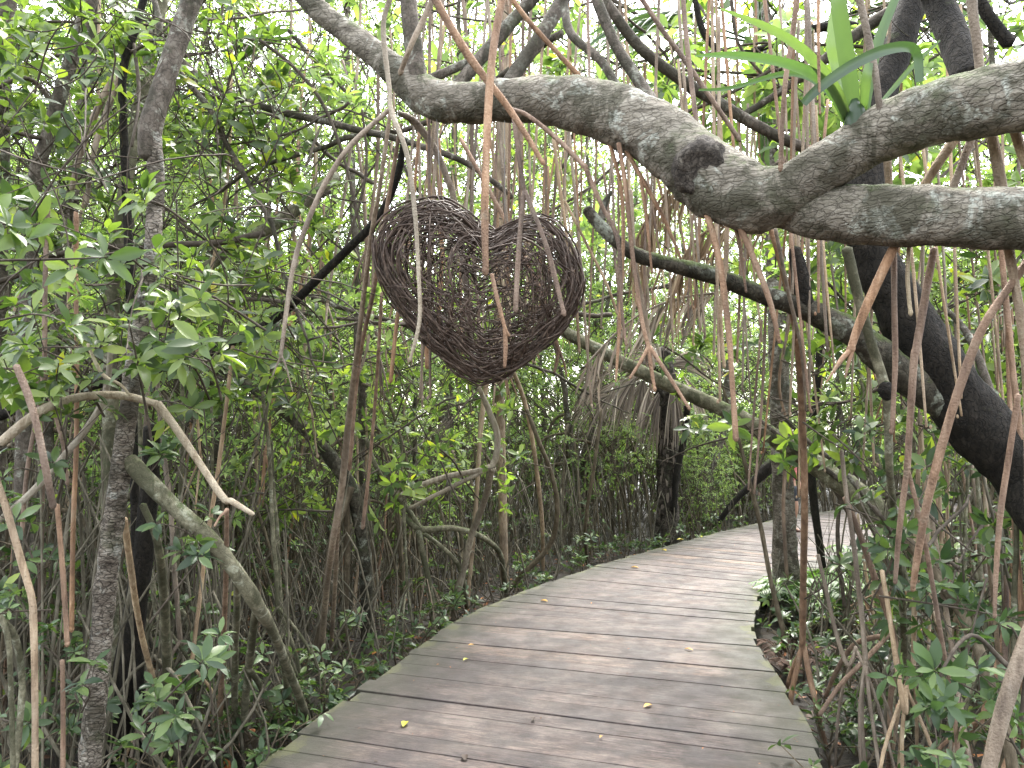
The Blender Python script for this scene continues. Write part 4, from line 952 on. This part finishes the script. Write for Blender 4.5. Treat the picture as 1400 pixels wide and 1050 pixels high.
g = G(1190, 800); fern((g.x, g.y, GROUND), 'pale green fern farther back in the right thicket', n=10, L=.7)
g = G(1052, 915); fern((g.x + .03, g.y, GROUND), 'withered brown fern at the corner of the boardwalk', 'deadfern', 9, .36, az=(0, 6.28))

# ------------------------------------------------------------------ seedlings: stems with whorled leaves
def make_seedling(h, nw, L, seed, hi=True, name='mangrove_seedling'):
    random.seed(seed)
    root = empty(name); wood = MB(); lf = MB()
    for k in range(random.randint(1, 3)):
        top = Vector((U(-.18, .18), U(-.18, .18), h * U(.75, 1.05))); b = Vector((U(-.06, .06), U(-.06, .06), -.08))
        m = b.lerp(top, .5) + Vector((U(-.06, .06), U(-.06, .06), 0))
        tube(wood, [(*b, .009), (*m, .007), (*top, .004)], 6, 6, cap=False)
        whorl(lf, top, Vector((U(-.2, .2), U(-.2, .2), 1)), L, random.randint(6, 10), hi, 0, 1)
        whorl(lf, top - Vector((0, 0, L * .35)), Vector((0, 0, 1)), L, random.randint(3, 6), hi, 0, .7)
        for i in range(nw):
            t = U(.3, .95); p = b.lerp(m, t * 2) if t < .5 else m.lerp(top, t * 2 - 1)
            a = U(0, 6.28); v = Vector((math.cos(a), math.sin(a), U(.3, 1))).normalized(); e = p + v * U(.08, .3)
            tube(wood, [(*p, .004), (*p.lerp(e, .5), .0035), (*e, .0025)], 2, 4, cap=False)
            whorl(lf, e, v + Vector((0, 0, .5)), L * U(.75, 1), random.randint(4, 8), hi, 0, .9)
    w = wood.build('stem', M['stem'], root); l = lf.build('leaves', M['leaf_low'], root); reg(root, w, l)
    return root
random.seed(5)
kinds = [(.28, 2, .085), (.45, 4, .09), (.8, 5, .09), (1.1, 7, .09), (1.5, 9, .09), (1.9, 11, .09)]
seeds = [[make_seedling(h, n, L, 100 + 10 * i + j) for j in range(2)] for i, (h, n, L) in enumerate(kinds)]
SG = ['ankle-high mangrove seedling with a few glossy leaves on the mud', 'knee-high mangrove seedling with whorled leaves', 'thigh-high mangrove sapling with whorled leaves', 'waist-high leafy mangrove sapling in the thicket', 'chest-high leafy mangrove sapling in the thicket', 'head-high leafy mangrove sapling in the thicket']
used = set(); random.seed(8); placed = []
def put_seed(k, x, y, s=1.0):
    p = seeds[k][random.randint(0, 1)]
    if p.name in used: o = copy_tree(p)
    else: o = p; used.add(p.name)
    o.location = (x, y, gz(x, y)); o.rotation_euler = (U(-.12, .12), U(-.12, .12), U(0, 6.28)); sc = s * U(.85, 1.15); o.scale = (sc, sc, sc)
    tag(o, SG[k], 'sapling', SG[k].replace('mangrove seedling', 'mangrove seedlings').replace('sapling', 'saplings'))
def zone_blocked(x, y, tall):
    q = proj(Vector((x, y, .3)))
    if q is None: return False
    if 850 < q[0] < 975 and y < 11.2: return tall
    if 940 < q[0] < 1100 and 9 < y < 16 : return tall
    if 1078 < q[0] < 1200 and y < 13: return tall
    return False
def ok(x, y, mind, dd):
    if deck_dist(x, y) < dd: return False
    if zone_blocked(x, y, deck_dist(x, y) > .6): return False
    for a, b in placed:
        if (a - x) ** 2 + (b - y) ** 2 < mind * mind: return False
    q = proj(Vector((x, y, .3)))
    return q is not None and -60 < q[0] < 1460
n = 0; tries = 0
while n < 262 and tries < 20000:
    tries += 1
    y = 2.2 + 12.5 * rnd() ** 1.4; q = (y * .72)
    x = U(-q, q)
    if n > 170 and deck_dist(x, y) > .7: continue
    if not ok(x, y, .2, .1): continue
    e = deck_dist(x, y)
    if y < 2.9 and x > 0: continue
    k = 0 if e < .35 else (random.choice((0, 1, 1)) if e < .7 else (random.choice((1, 2, 3)) if e < 1.5 else random.choice((2, 3, 4, 5))))
    if x > 0 and e < .9 and y < 7: k = min(k, 1)
    if x > 0 and y < 5 : k = min(k, 2)
    placed.append((x, y)); put_seed(k, x, y); n += 1
for px, py, k, s in ((520, 915, 0, .8), (455, 985, 1, .9), (410, 1040, 1, .9), (350, 1045, 0, 1.1), (1290, 1000, 2, 1.1), (1350, 1020, 3, 1.0), (1230, 1040, 0, 1), (1390, 980, 3, 1), (1320, 985, 3, .9), (1105, 1030, 0, .5), (1052, 868, 1, 1.2), (1046, 850, 0, 1.3), (1075, 905, 0, 1.0), (480, 900, 1, .9), (390, 1020, 1, .9), (330, 1000, 1, 1.0), (280, 1040, 1, 1)):
    p = G(px, py); put_seed(k, p.x, p.y, s)

# ------------------------------------------------------------------ thicket of thin stems and prop roots
def tangle():
    mb = MB(); c = 0
    while c < 3600:
        y = 3.6 + 17 * rnd() ** 1.2; x = U(-.75 * y - 1, .75 * y + 1)
        e = deck_dist(x, y)
        if e < .14: continue
        if x > 0 and y < 5.5 and rnd() < .6: continue
        h = min(U(.5, 2.6), .6 + e * 1.6); z = gz(x, y) - .05; r = U(.003, .0105)
        b = Vector((x, y, z)); t = b + Vector((random.gauss(0, .38) * h, U(-.3, .3), h)); m = b.lerp(t, .5) + Vector((random.gauss(0, .14), U(-.1, .1), 0))
        if deck_dist(t.x, t.y) < .0: continue
        if rnd() < .3:   # arch
            t = b + Vector((U(-.9, .9), U(-.5, .5), 0))
            if deck_dist(t.x, t.y) < .1: continue
            m = b.lerp(t, .5) + Vector((0, 0, h * .8)); t.z = z
            tube(mb, [(*b, r), (*b.lerp(m, .5) + Vector((0, 0, h * .2)), r), (*m, r), (*m.lerp(t, .5) + Vector((0, 0, h * .2)), r), (*t, r)] if False else [(*b, r), (*(b.lerp(m, .5) + Vector((0, 0, h * .12))), r), (*m, r), (*(m.lerp(t, .5) + Vector((0, 0, h * .12))), r), (*t, r)], 2, 4, cap=False)
        else:
            tube(mb, [(*b, r), (*m, r * .85), (*t, r * .5)], 3, 4, cap=False)
        c += 1
    o = mb.build('root_tangle', M['thin']); tag(o, 'dense tangle of thin grey-brown mangrove stems and prop roots', 'undergrowth', kind='stuff')
random.seed(21); tangle()

# ------------------------------------------------------------------ background mangroves
def make_tree(seed, h, nprop, crown_lo, crown_r, nsp, L, leafmat, hi=False):
    random.seed(seed)
    root = empty('mangrove_tree'); parts = []
    lean = Vector((U(-.5, .5), U(-.5, .5), 0))
    tr = [(0, 0, .6, .055), (lean.x * .3, lean.y * .3, h * .35, .05), (lean.x * .8, lean.y * .8, h * .7, .035), (lean.x * 1.3, lean.y * 1.3, h, .015)]
    mb = MB(); tube(mb, tr, 8, 9, .12, 9, wob=.06); parts.append(mb.build('trunk', M['branch'], root))
    mb = MB()
    for i in range(nprop):
        a = U(0, 6.28); rr = U(.3, 1.1); z0 = U(.5, min(2.6, h * .5)); r = U(.012, .022)
        v = Vector((math.cos(a), math.sin(a), 0)); c = lean * (z0 / h)
        q = [(*(c + Vector((0, 0, z0))), r), (*(c + v * rr * .45 + Vector((0, 0, z0 * .92))), r), (*(c + v * rr * .85 + Vector((0, 0, z0 * .5))), r), (*(c + v * rr + Vector((0, 0, -.1))), r * .9)]
        tube(mb, q, 5, 6, cap=False)
    parts.append(mb.build('prop_roots', M['rootbg'], root))
    wood = MB(); lf = MB()
    sp = spline(tr, 10)
    for i in range(nsp):
        t = U(.25, 1); k = int(t * (len(sp) - 1)); c = Vector(sp[k][:3])
        z = crown_lo + (h + .5 - crown_lo) * rnd() ** .8; a = U(0, 6.28)
        f = (z - crown_lo) / (h + .5 - crown_lo); rad = crown_r * (.55 + .6 * math.sin(math.pi * min(1, f * .85 + .12))) * math.sqrt(U(.05, 1))
        e = Vector((lean.x * z / h + math.cos(a) * rad, lean.y * z / h + math.sin(a) * rad, z))
        s = e.lerp(Vector((lean.x * z / h, lean.y * z / h, max(.8, z - rad * .5))), U(.35, .8))
        spray(wood, lf, s, e, random.randint(3, 6), L, hi, .008, 0, 1, (5, 9), .8)
    parts.append(wood.build('twigs', M['twig'], root)); parts.append(lf.build('leaves', M[leafmat], root))
    reg(root, *parts); return root
M['rootbg'] = M['stem']
bgk = [
    ('tall', 'slender mangrove with a high airy crown standing in the swamp', [make_tree(300 + i, 7.5 + i * .7, 14, 2.4, 1.9, 175, .098, 'leaf_far') for i in range(4)]),
    ('bush', 'bushy mangrove leafy down to the mud behind the boardwalk', [make_tree(320 + i, 3.2 + i * .6, 16, .45, 1.3, 130, .088, 'leaf_far') for i in range(3)]),
]
random.seed(77); tp = []
def put_tree(kind, x, y, s):
    nm, lab, vs = bgk[kind]; p = random.choice(vs)
    if p.name in used: o = copy_tree(p)
    else: o = p; used.add(p.name)
    o.location = (x, y, gz(x, y)); o.rotation_euler = (0, 0, U(0, 6.28)); o.scale = (s, s, s * U(.9, 1.15))
    tag(o, lab, 'tree', 'tall airy mangroves in the swamp' if kind == 0 else 'bushy mangroves in the swamp')
def scatter(kind, count, y0, y1, mind, dd, srange, spreadx=.85):
    n = 0; t = 0
    while n < count and t < 8000:
        t += 1
        y = U(y0, y1); x = U(-spreadx * y - 1, spreadx * y + 1)
        if deck_dist(x, y) < dd: continue
        if zone_blocked(x, y, True) and not (kind == 1 and y > 11.5): continue
        if kind == 0 and 6 < x < 11 and 12 < y < 21: continue
        if kind == 0 and 3 < x < 8 and 14 < y < 20: continue
        if any((a - x) ** 2 + (b - y) ** 2 < mind * mind for a, b in tp): continue
        if kind == 0 and y < 8 and x > -1.5 and deck_dist(x, y) < 1.6: continue
        tp.append((x, y)); put_tree(kind, x, y, U(*srange)); n += 1
scatter(0, 9, 5.2, 10, 1.5, 1.3, (.75, 1.0))
scatter(0, 15, 10, 19, 1.7, 1.2, (.9, 1.3))
scatter(0, 32, 19, 36, 2.2, 1.5, (1.3, 2.0))
scatter(1, 18, 6, 11, 1.0, 1.4, (.7, 1.0))
random.seed(61)
for px_, y_, k_, s_ in ((1240, 9.5, 1, 1.1), (1330, 8.5, 1, 1.0), (1420, 8, 1, 1.1), (1290, 12, 0, .8), (1390, 10.5, 0, .75), (1180, 14.5, 1, 1.1), (1230, 19.5, 1, 1.6), (1320, 24, 1, 1.9), (1150, 24, 1, 1.9), (1400, 20, 1, 1.8), (1270, 26, 1, 2.1), (1200, 27, 1, 2.0), (1370, 27, 1, 2.1)):
    q_ = (px_ - 700) / F_PX * y_
    if deck_dist(q_, y_) > .9: tp.append((q_, y_)); put_tree(k_, q_, y_, s_)
random.seed(71)
for i in range(22):
    px_ = U(925, 1062); y_ = U(12.5, 17); q_ = (px_ - 700) / F_PX * y_
    if deck_dist(q_, y_) > .75: put_tree(1, q_, y_, U(.38, .6))
scatter(1, 40, 11, 20, 1.0, 1.3, (.9, 1.3))
scatter(1, 40, 20, 32, 1.4, 1.5, (1.2, 1.9))
# kinds that were never placed are removed
for p in [v for k in bgk for v in k[2]] + [v for r_ in seeds for v in r_]:
    if p.name not in used:
        for c_ in kids(p): bpy.data.objects.remove(c_)
        bpy.data.objects.remove(p)

# thin aerial roots among the background trees
def make_thin(seed, L, fork):
    random.seed(seed); mb = MB(); r = U(.009, .014)
    q = [(0, 0, 0, r), (U(-.1, .1), U(-.1, .1), -L * .4, r), (U(-.15, .15), U(-.1, .1), -L * .75, r), (U(-.2, .2), 0, -L, r * .8)]
    tube(mb, q, 6, 7, wob=.01, nodes=9); e = Vector(q[-1][:3]); ring_node(mb, e, r)
    for k in range(fork):
        v = Vector((U(-.5, .5), U(-.4, .4), -1)).normalized(); l = U(.12, .4)
        tube(mb, [(*e, r * .7), (*(e + v * l * .5), r * .65), (*(e + v * l + Vector((0, 0, -.04))), r * .35)], 2, 6)
    return mb.build('aerial_root', M[random.choice(('rust', 'tan', 'rust'))])
th = [make_thin(400 + i, L, f) for i, (L, f) in enumerate(((1.2, 0), (1.8, 2), (2.4, 3), (3.0, 2), (3.6, 0), (2.0, 3)))]
random.seed(91); first = set(); n = 0
spots = []
while n < 75:
    px = random.gauss(720, 330); d = U(4.5, 9); py = U(330, 640) 
    if not -20 < px < 1420: continue
    e = P(px, py, d); k = random.randint(0, 5)
    if deck_dist(e.x, e.y) < .1 and e.z < 2.1: continue
    L = (1.2, 1.8, 2.4, 3.0, 3.6, 2.0)[k]
    p = th[k]; o = p if k not in first else p.copy()
    if k in first: col.objects.link(o)
    first.add(k); o.location = e + Vector((0, 0, L)); o.rotation_euler = (U(-.12, .12), U(-.12, .12), U(0, 6.28))
    tag(o, 'thin brown aerial root dangling among the trees behind the heart and boardwalk', 'aerial root', 'thin aerial roots in the background'); n += 1

def thin_straight(seed, L):
    random.seed(seed); mb = MB(); r = U(.006, .010); b = U(-.05, .05)
    tube(mb, [(0, 0, 0, r), (b, 0, -L * .5, r), (b * 1.5, U(-.03, .03), -L, r * .75)], 6, 7, nodes=9); ring_node(mb, Vector((b * 1.5, 0, -L)), r * .7)
    return mb.build('aerial_root', M[('rust', 'tan', 'tan')[seed % 3]])
ts = [(L, thin_straight(450 + i, L)) for i, L in enumerate((.9, 1.2, 1.5, 1.9, 2.3))]
random.seed(55); first = set()
for i in range(112):
    if i < 72: px = U(545, 1130); py = U(300, 560); d = U(3.2, 4.6)
    else: px = U(1040, 1390); py = U(380, 760); d = U(2.9, 4.4)
    L, p = random.choice(ts); o = p if L not in first else p.copy()
    if L in first: col.objects.link(o)
    first.add(L); e = P(px, py, d); o.location = e + Vector((0, 0, L)); o.rotation_euler = (U(-.08, .08), U(-.14, .14), U(0, 6.28))
    tag(o, 'thin straight aerial root hanging behind the big overhead limb', 'aerial root', 'thin straight roots behind the overhead limb')
def standing(seed, h):
    random.seed(seed); mb = MB(); r = U(.008, .015); lx = U(-.25, .25); ly = U(-.15, .15); z1 = U(.35, .8)
    j = Vector((lx * .3, ly * .3, z1))
    tube(mb, [(*j, r), (lx * .6, ly * .6, h * .55, r * 1.05), (lx, ly, h, r * .9)], 8, 8, .05, 30, wob=.012, nodes=8); ring_node(mb, j, r)
    for k in range(random.randint(2, 4)):
        a = U(0, 6.28); R_ = U(.08, .35)
        tube(mb, [(*j, r * .75), (j.x + math.cos(a) * R_ * .6, j.y + math.sin(a) * R_ * .6, z1 * .55, r * .75), (j.x + math.cos(a) * R_, j.y + math.sin(a) * R_, -.1, r * .65)], 5, 7, .05, 30, wob=.008)
    return mb.build('prop_root', M[('rust', 'tan', 'log', 'tan')[seed % 4]])
sv = [standing(500 + i, h) for i, h in enumerate((1.3, 1.8, 2.2, 1.5, 2.6, 1.1, 1.9, 2.4))]
random.seed(58); n = 0; t_ = 0
while n < 84 and t_ < 5000:
    t_ += 1
    right = n % 5 < 2
    px = U(1120, 1420) if right else U(-20, 640); d = U(3.1, 6.5) if right else U(3.3, 8.5)
    x = (px - 700) / F_PX * d; y = d
    if deck_dist(x, y) < (.3 if not right else .22) or zone_blocked(x, y, True): continue
    p = sv[n % 8]; o = p if n < 8 else p.copy()
    if n >= 8: col.objects.link(o)
    o.location = (x, y, gz(x, y)); o.rotation_euler = (U(-.1, .1), U(-.16, .16), U(0, 6.28)); sc_ = U(.8, 1.15); o.scale = (sc_, sc_, sc_)
    tag(o, 'forked prop root standing upright in the mud beside the boardwalk', 'root', 'prop roots standing beside the boardwalk'); n += 1
def bare_branch(seed):
    random.seed(seed); mb = MB(); L = U(1.6, 3.0); r = U(.009, .02)
    q = [(-L / 2, 0, 0, r), (-L / 6, U(-.2, .2), U(-.1, .25), r * .85), (L / 6, U(-.2, .2), U(-.1, .3), r * .7), (L / 2, 0, U(-.2, .2), r * .3)]
    c = tube(mb, q, 8, 8, .1, 20, wob=.05, cap=True)
    for k in range(14):
        p = c[random.randint(2, len(c) - 2)]; v = rdir(); v.y *= .5; v = (v + Vector((.5, 0, .2))).normalized(); l = U(.25, .8)
        tube(mb, [(*p, r * .35), (*(p + v * l * .5 + rdir() * .05), r * .25), (*(p + v * l + rdir() * .12), .0015)], 5, 5, wob=.03, cap=False)
    return mb.build('bare_branch', M[('twig', 'branch')[seed % 2]])
bb = [bare_branch(470 + i) for i in range(6)]
random.seed(56); first = set()
for i in range(46):
    p = bb[i % 6]; o = p if i < 6 else p.copy()
    if i >= 6: col.objects.link(o)
    o.location = P(U(-20, 1420), U(-20, 520) if i % 3 else U(-20, 200), U(4.0, 8.0)); o.rotation_euler = (U(-.4, .4), U(-1.1, 1.1), U(-.6, .6) + (math.pi if rnd() < .5 else 0))
    tag(o, 'thin bare branch with side twigs criss-crossing the canopy', 'branch', 'thin bare branches criss-crossing the canopy')

# ------------------------------------------------------------------ leafy bough across the canopy and right side
def bough(label, regions, n, d0, d1, L, mat, name='leafy_bough', t1=1, wr=.005, side=(2, 4)):
    root = empty(name); tag(root, label, 'branch'); wood = MB(); lf = MB()
    x0, y0, x1, y1 = regions; a0 = P((x0 + x1) / 2, (y0 + y1) / 2, (d0 + d1) / 2)
    for i in range(n):
        e = P(U(x0, x1), U(y0, y1), U(d0, d1))
        s = e + Vector((U(-.4, .4), U(0, .4), U(-.3, .5)))
        spray(wood, lf, s, e, random.randint(*side), L * U(.8, 1.15), True, wr, 0, t1)
    for i in range(max(2, n // 4)):
        a = P(U(x0, x1), U(y0, y1), U(d0, d1)); b = P(U(x0, x1), U(y0, y1), U(d0, d1))
        tube(wood, [(*a, .009), (*(a.lerp(b, .5) + rdir() * .12), .007), (*b, .004)], 6, 6, wob=.03)
    wood.build('twigs', M['twig'], root); lf.build('leaves', M[mat], root); reparent_base(root, a0)
random.seed(33)
bough('sunlit leafy boughs above the big limb at top centre', (420, -60, 900, 130), 26, 3.8, 5.5, .10, 'leaf_far')
bough('backlit leafy boughs behind the strap-leaved plant', (900, -60, 1420, 260), 40, 3.6, 5.2, .12, 'leaf_far')
bough('leafy bough between the heart and the upper left trunk', (260, 60, 530, 480), 34, 4.2, 6.0, .10, 'leaf_far')
bough('leafy sprays among the hanging roots below the heart', (400, 480, 700, 700), 40, 6.0, 8.5, .11, 'leaf_mid')
bough('green sprays between the mossy branch and the longest root', (200, 440, 470, 720), 40, 5.2, 7.5, .11, 'leaf_mid')
bough('mid-green leafy sprays behind the heart', (430, 130, 800, 520), 56, 6.0, 10.0, .12, 'leaf_mid')
bough('leafy sprays behind the thatched palm', (740, 330, 980, 560), 34, 12.2, 15.5, .12, 'leaf_mid')
bough('shaded leafy boughs crowding the top right corner', (900, -60, 1420, 260), 48, 4.5, 6.5, .13, 'leaf_mid')
bough('leafy boughs over the top left edge of the picture', (-40, -60, 560, 260), 44, 4.0, 6.5, .11, 'leaf_mid')
bough('broad leaves filling the gap under the lower limb at right', (1050, 330, 1430, 560), 40, 4.6, 7.0, .12, 'leaf_mid')
bough('leafy sprays hanging right of the heart under the limb', (800, 290, 1150, 420), 12, 4.6, 6.0, .10, 'leaf_far')
bough('leafy sprays behind the dark leaning trunk', (1100, 360, 1440, 640), 30, 3.8, 5.5, .12, 'leaf_near')
bough('round-leaved sprays beside the pale log above the boardwalk', (900, 440, 1130, 640), 13, 5.0, 6.2, .12, 'leaf_near', side=(1, 3))
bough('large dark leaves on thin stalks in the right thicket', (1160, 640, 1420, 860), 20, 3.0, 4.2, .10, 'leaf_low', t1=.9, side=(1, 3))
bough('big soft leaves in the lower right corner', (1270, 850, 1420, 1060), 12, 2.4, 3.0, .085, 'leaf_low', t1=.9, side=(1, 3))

# crumbs and specks on the planks
mb = MB(); random.seed(17)
for i in range(420):
    s_ = acc[-1] * .5 * rnd() ** .8 + 2.5; Lp, Rp = deck_at(s_); f = rnd()
    if rnd() < .5: f = min(f, 1 - f) * .35 if rnd() < .5 else 1 - min(f, 1 - f) * .35
    p = Lp.lerp(Rp, f) + Vector((0, 0, .005)); a = U(0, 6.28); l = U(.006, .03)
    leaf(mb, p, Vector((math.cos(a), math.sin(a), U(0, .3))), Vector((0, 0, 1)), l, l * U(.15, .6), rnd() ** 1.5, False, .3, .4)
o = mb.build('plank_debris', M['litter']); tag(o, 'tiny crumbs of leaf and bark scattered on the planks', 'debris', kind='stuff')
# loose leaves on the planks
random.seed(4)
for px, py, t, lab, l in ((551, 995, 1.0, 'yellow-green leaf lying on the near planks', .07), (880, 968, .45, 'curled orange leaf on the pale plank', .06), (948, 890, .3, 'brown leaf on the planks near the right edge', .06), (633, 904, 1.0, 'small pale green leaf left of the plank centre', .05), (640, 883, .4, 'tiny orange leaf above the pale green one', .04),
                         (749, 823, .5, 'orange leaf at the far left of the bend', .07), (862, 776, .3, 'brown leaf on the planks before the palm trunk', .09), (905, 752, .8, 'yellow leaf beside the palm trunk foot', .10), (635, 1033, 0, 'dark curled leaf at the bottom centre', .06), (728, 986, 0, 'dark shrivelled leaf on the near planks', .045), (935, 738, .9, 'pale yellow leaf just past the palm trunk', .10), (960, 735, 1, 'greenish leaf on the far planks', .1), (820, 1010, .2, 'thin brown fragment near the bottom', .03)):
    g = G(px, py, .006); a = U(0, 6.28); mb = MB()
    leaf(mb, Vector((0, 0, .004)), Vector((math.cos(a), math.sin(a), .12)), Vector((0, 0, 1)), l * 1.15, l * .55, t, True, .12, .6)
    o = mb.build('fallen_leaf', M['yleaf'] if t > 0 else M['litter']); o.location = g; tag(o, lab, 'leaf')

# ------------------------------------------------------------------ the walker behind the trunk
def person():
    g = G(1081, 727, 0.0)
    d = math.hypot(g.x, g.y); yaw = math.atan2(-(CAM.x - g.x), (CAM.y - g.y))
    g = Vector((g.x, g.y, 0.0))
    root = empty('person', g); root.rotation_euler = (0, 0, R(25)); root.scale = (.8, .8, .8)
    tag(root, 'person in pink and red top and dark shorts half hidden behind a trunk', 'person')
    skin = simple('skin', (.42, .24, .17), .55, .08, 12)
    shirtm = simple('patterned_shirt', (.55, .16, .17), .8, .6, 26); shortm = simple('dark_shorts', (.035, .04, .05), .85, .2, 20); hairm = simple('hair', (.02, .014, .01), .6, .3, 60); shoem = simple('sandals', (.10, .05, .035), .7)
    def skel(name, verts, edges, mat, parent=root, sub=2):
        me = bpy.data.meshes.new(name); me.from_pydata([v[:3] for v in verts], edges, []); me.skin_vertices.new() if False else None
        o = bpy.data.objects.new(name, me); col.objects.link(o); o.parent = parent
        sk = o.modifiers.new('skin', 'SKIN'); sk.use_smooth_shade = True
        if not me.skin_vertices:
            bpy.context.view_layer.objects.active = o
        for i, v in enumerate(verts):
            sv = me.skin_vertices[0].data[i]; sv.radius = (v[3], v[4] if len(v) > 4 else v[3]); sv.use_root = (i == 0)
        ss = o.modifiers.new('sub', 'SUBSURF'); ss.levels = sub; ss.render_levels = sub
        me.materials.append(mat); return o
    V = [(0, 0, .93, .13, .10), (0, 0, 1.12, .12, .09), (0, 0, 1.32, .14, .095), (0, .0, 1.43, .07, .06), (0, -.01, 1.50, .05, .05), (0, -.02, 1.58, .085, .09), (0, -.015, 1.67, .078, .085),
         (.17, 0, 1.37, .05, .05), (.22, .01, 1.12, .038, .038), (.23, -.07, .90, .026, .026), (.23, -.10, .82, .022, .035),
         (-.17, 0, 1.37, .05, .05), (-.23, .02, 1.12, .038, .038), (-.22, -.04, .89, .026, .026), (-.22, -.06, .81, .022, .035),
         (.09, 0, .84, .085, .085), (.10, -.06, .48, .052, .052), (.10, .02, .10, .033, .033), (.10, -.05, .04, .035, .028), (.10, -.13, .03, .032, .02),
         (-.09, 0, .84, .085, .085), (-.10, .06, .48, .052, .052), (-.10, .16, .12, .033, .033), (-.10, .12, .05, .035, .028), (-.10, .05, .03, .032, .02)]
    E = [(0, 1), (1, 2), (2, 3), (3, 4), (4, 5), (5, 6), (2, 7), (7, 8), (8, 9), (9, 10), (2, 11), (11, 12), (12, 13), (13, 14), (0, 15), (15, 16), (16, 17), (17, 18), (18, 19), (0, 20), (20, 21), (21, 22), (22, 23), (23, 24)]
    # fingers, five to a hand
    for hi_, sx in ((10, .23), (14, -.22)):
        hp = V[hi_]
        for k, (dy, ln) in enumerate(((-.03, .07), (-.012, .082), (.008, .078), (.026, .062), (-.035, .05))):
            b = len(V)
            if k < 4: V += [(hp[0], hp[1] + dy, hp[2] - .03, .009), (hp[0] - .004, hp[1] + dy - .004, hp[2] - .03 - ln * .55, .008), (hp[0] - .015 * (1 if sx > 0 else -1), hp[1] + dy - .006, hp[2] - .03 - ln, .006)]
            else: V += [(hp[0], hp[1] + dy, hp[2] + .01, .010), (hp[0], hp[1] + dy - .03, hp[2] - .015, .009), (hp[0], hp[1] + dy - .035, hp[2] - .045, .007)]
            E += [(hi_, b), (b, b + 1), (b + 1, b + 2)]
    def mk(name, V, E, mat, sub=2):
        me = bpy.data.meshes.new(name); me.from_pydata([v[:3] for v in V], E, [])
        o = bpy.data.objects.new(name, me); col.objects.link(o); o.parent = root; me.materials.append(mat)
        m1 = o.modifiers.new('skin', 'SKIN'); m1.use_smooth_shade = True
        if len(me.skin_vertices) == 0:
            bpy.context.view_layer.objects.active = o
            with bpy.context.temp_override(object=o, active_object=o): bpy.ops.mesh.customdata_skin_add()
        for i, v in enumerate(V):
            sv = me.skin_vertices[0].data[i]; sv.radius = (v[3], v[4] if len(v) > 4 else v[3]); sv.use_root = (i == 0)
        m2 = o.modifiers.new('sub', 'SUBSURF'); m2.levels = sub; m2.render_levels = sub; return o
    mk('body', V, E, skin)
    mk('top', [(0, 0, .98, .155, .12), (0, 0, 1.14, .14, .11), (0, 0, 1.32, .16, .115), (0, 0, 1.42, .09, .075), (.17, 0, 1.37, .068, .068), (.21, .01, 1.20, .062, .062), (-.17, 0, 1.37, .068, .068), (-.21, .01, 1.20, .062, .062)],
       [(0, 1), (1, 2), (2, 3), (2, 4), (4, 5), (2, 6), (6, 7)], shirtm)
    mk('shorts', [(0, 0, .97, .15, .115), (0, 0, .86, .15, .12), (.09, 0, .80, .10, .10), (.10, -.04, .58, .085, .085), (-.09, 0, .80, .10, .10), (-.10, .03, .58, .085, .085)], [(0, 1), (1, 2), (2, 3), (1, 4), (4, 5)], shortm)
    mk('hair', [(0, .015, 1.70, .088, .095), (0, .05, 1.62, .08, .07), (0, .06, 1.53, .06, .04)], [(0, 1), (1, 2)], hairm)
    for nm, m, pts in (('nose', skin, [(0, -.105, 1.62, .006), (0, -.125, 1.595, .012), (0, -.115, 1.585, .010)]), ('ear', skin, [(.082, -.01, 1.63, .012), (.088, 0, 1.60, .012), (.082, 0, 1.57, .008)]), ('ear', skin, [(-.082, -.01, 1.63, .012), (-.088, 0, 1.60, .012), (-.082, 0, 1.57, .008)]),
                       ('mouth', shirtm, [(-.022, -.105, 1.555, .004), (0, -.112, 1.553, .006), (.022, -.105, 1.555, .004)]), ('eye', hairm, [(.02, -.098, 1.622, .005), (.03, -.099, 1.624, .008), (.042, -.094, 1.622, .005)]), ('eye', hairm, [(-.02, -.098, 1.622, .005), (-.03, -.099, 1.624, .008), (-.042, -.094, 1.622, .005)]),
                       ('sandal', shoem, [(.10, .03, .018, .035), (.10, -.06, .016, .04), (.10, -.15, .014, .034)]), ('sandal', shoem, [(-.10, .18, .018, .035), (-.10, .11, .016, .04), (-.10, .02, .014, .034)])):
        mb = MB(); tube(mb, pts, 4, 10); mb.build(nm, m, root)
person()

# FEET
# ------------------------------------------------------------------ sky and light
w = bpy.data.worlds.new('World'); scene.world = w; w.use_nodes = True
nt = w.node_tree; nt.nodes.clear(); k = N(nt)
EL, AZ = R(58), R(12)
sky = k.n('ShaderNodeTexSky', sky_type='NISHITA'); sky.sun_disc = False; sky.sun_elevation = EL; sky.sun_rotation = AZ
sky.dust_density = 4; sky.air_density = 1.2; sky.ozone_density = .6
hs = k.n('ShaderNodeHueSaturation'); hs.inputs['Saturation'].default_value = .28; hs.inputs['Value'].default_value = 9.3
k.l(sky.outputs[0], hs.inputs['Color'])
bg = k.n('ShaderNodeBackground'); bg.inputs['Strength'].default_value = .15; k.l(hs.outputs[0], bg.inputs['Color'])
ow = k.n('ShaderNodeOutputWorld'); k.l(bg.outputs[0], ow.inputs['Surface'])
ld = bpy.data.lights.new('sun', 'SUN'); ld.energy = 4.2; ld.angle = R(5); ld.color = (1, .95, .86)
sun = bpy.data.objects.new('sun', ld); col.objects.link(sun)
sd = Vector((math.sin(AZ) * math.cos(EL), math.cos(AZ) * math.cos(EL), math.sin(EL)))
sun.rotation_euler = sd.to_track_quat('Z', 'Y').to_euler()
scene.view_settings.view_transform = 'Standard'; scene.view_settings.look = 'None'; scene.view_settings.exposure = 0
scene.cycles.caustics_reflective = False; scene.cycles.caustics_refractive = False; scene.cycles.max_bounces = 7; scene.cycles.transmission_bounces = 4; scene.cycles.diffuse_bounces = 5; scene.cycles.use_denoising = True
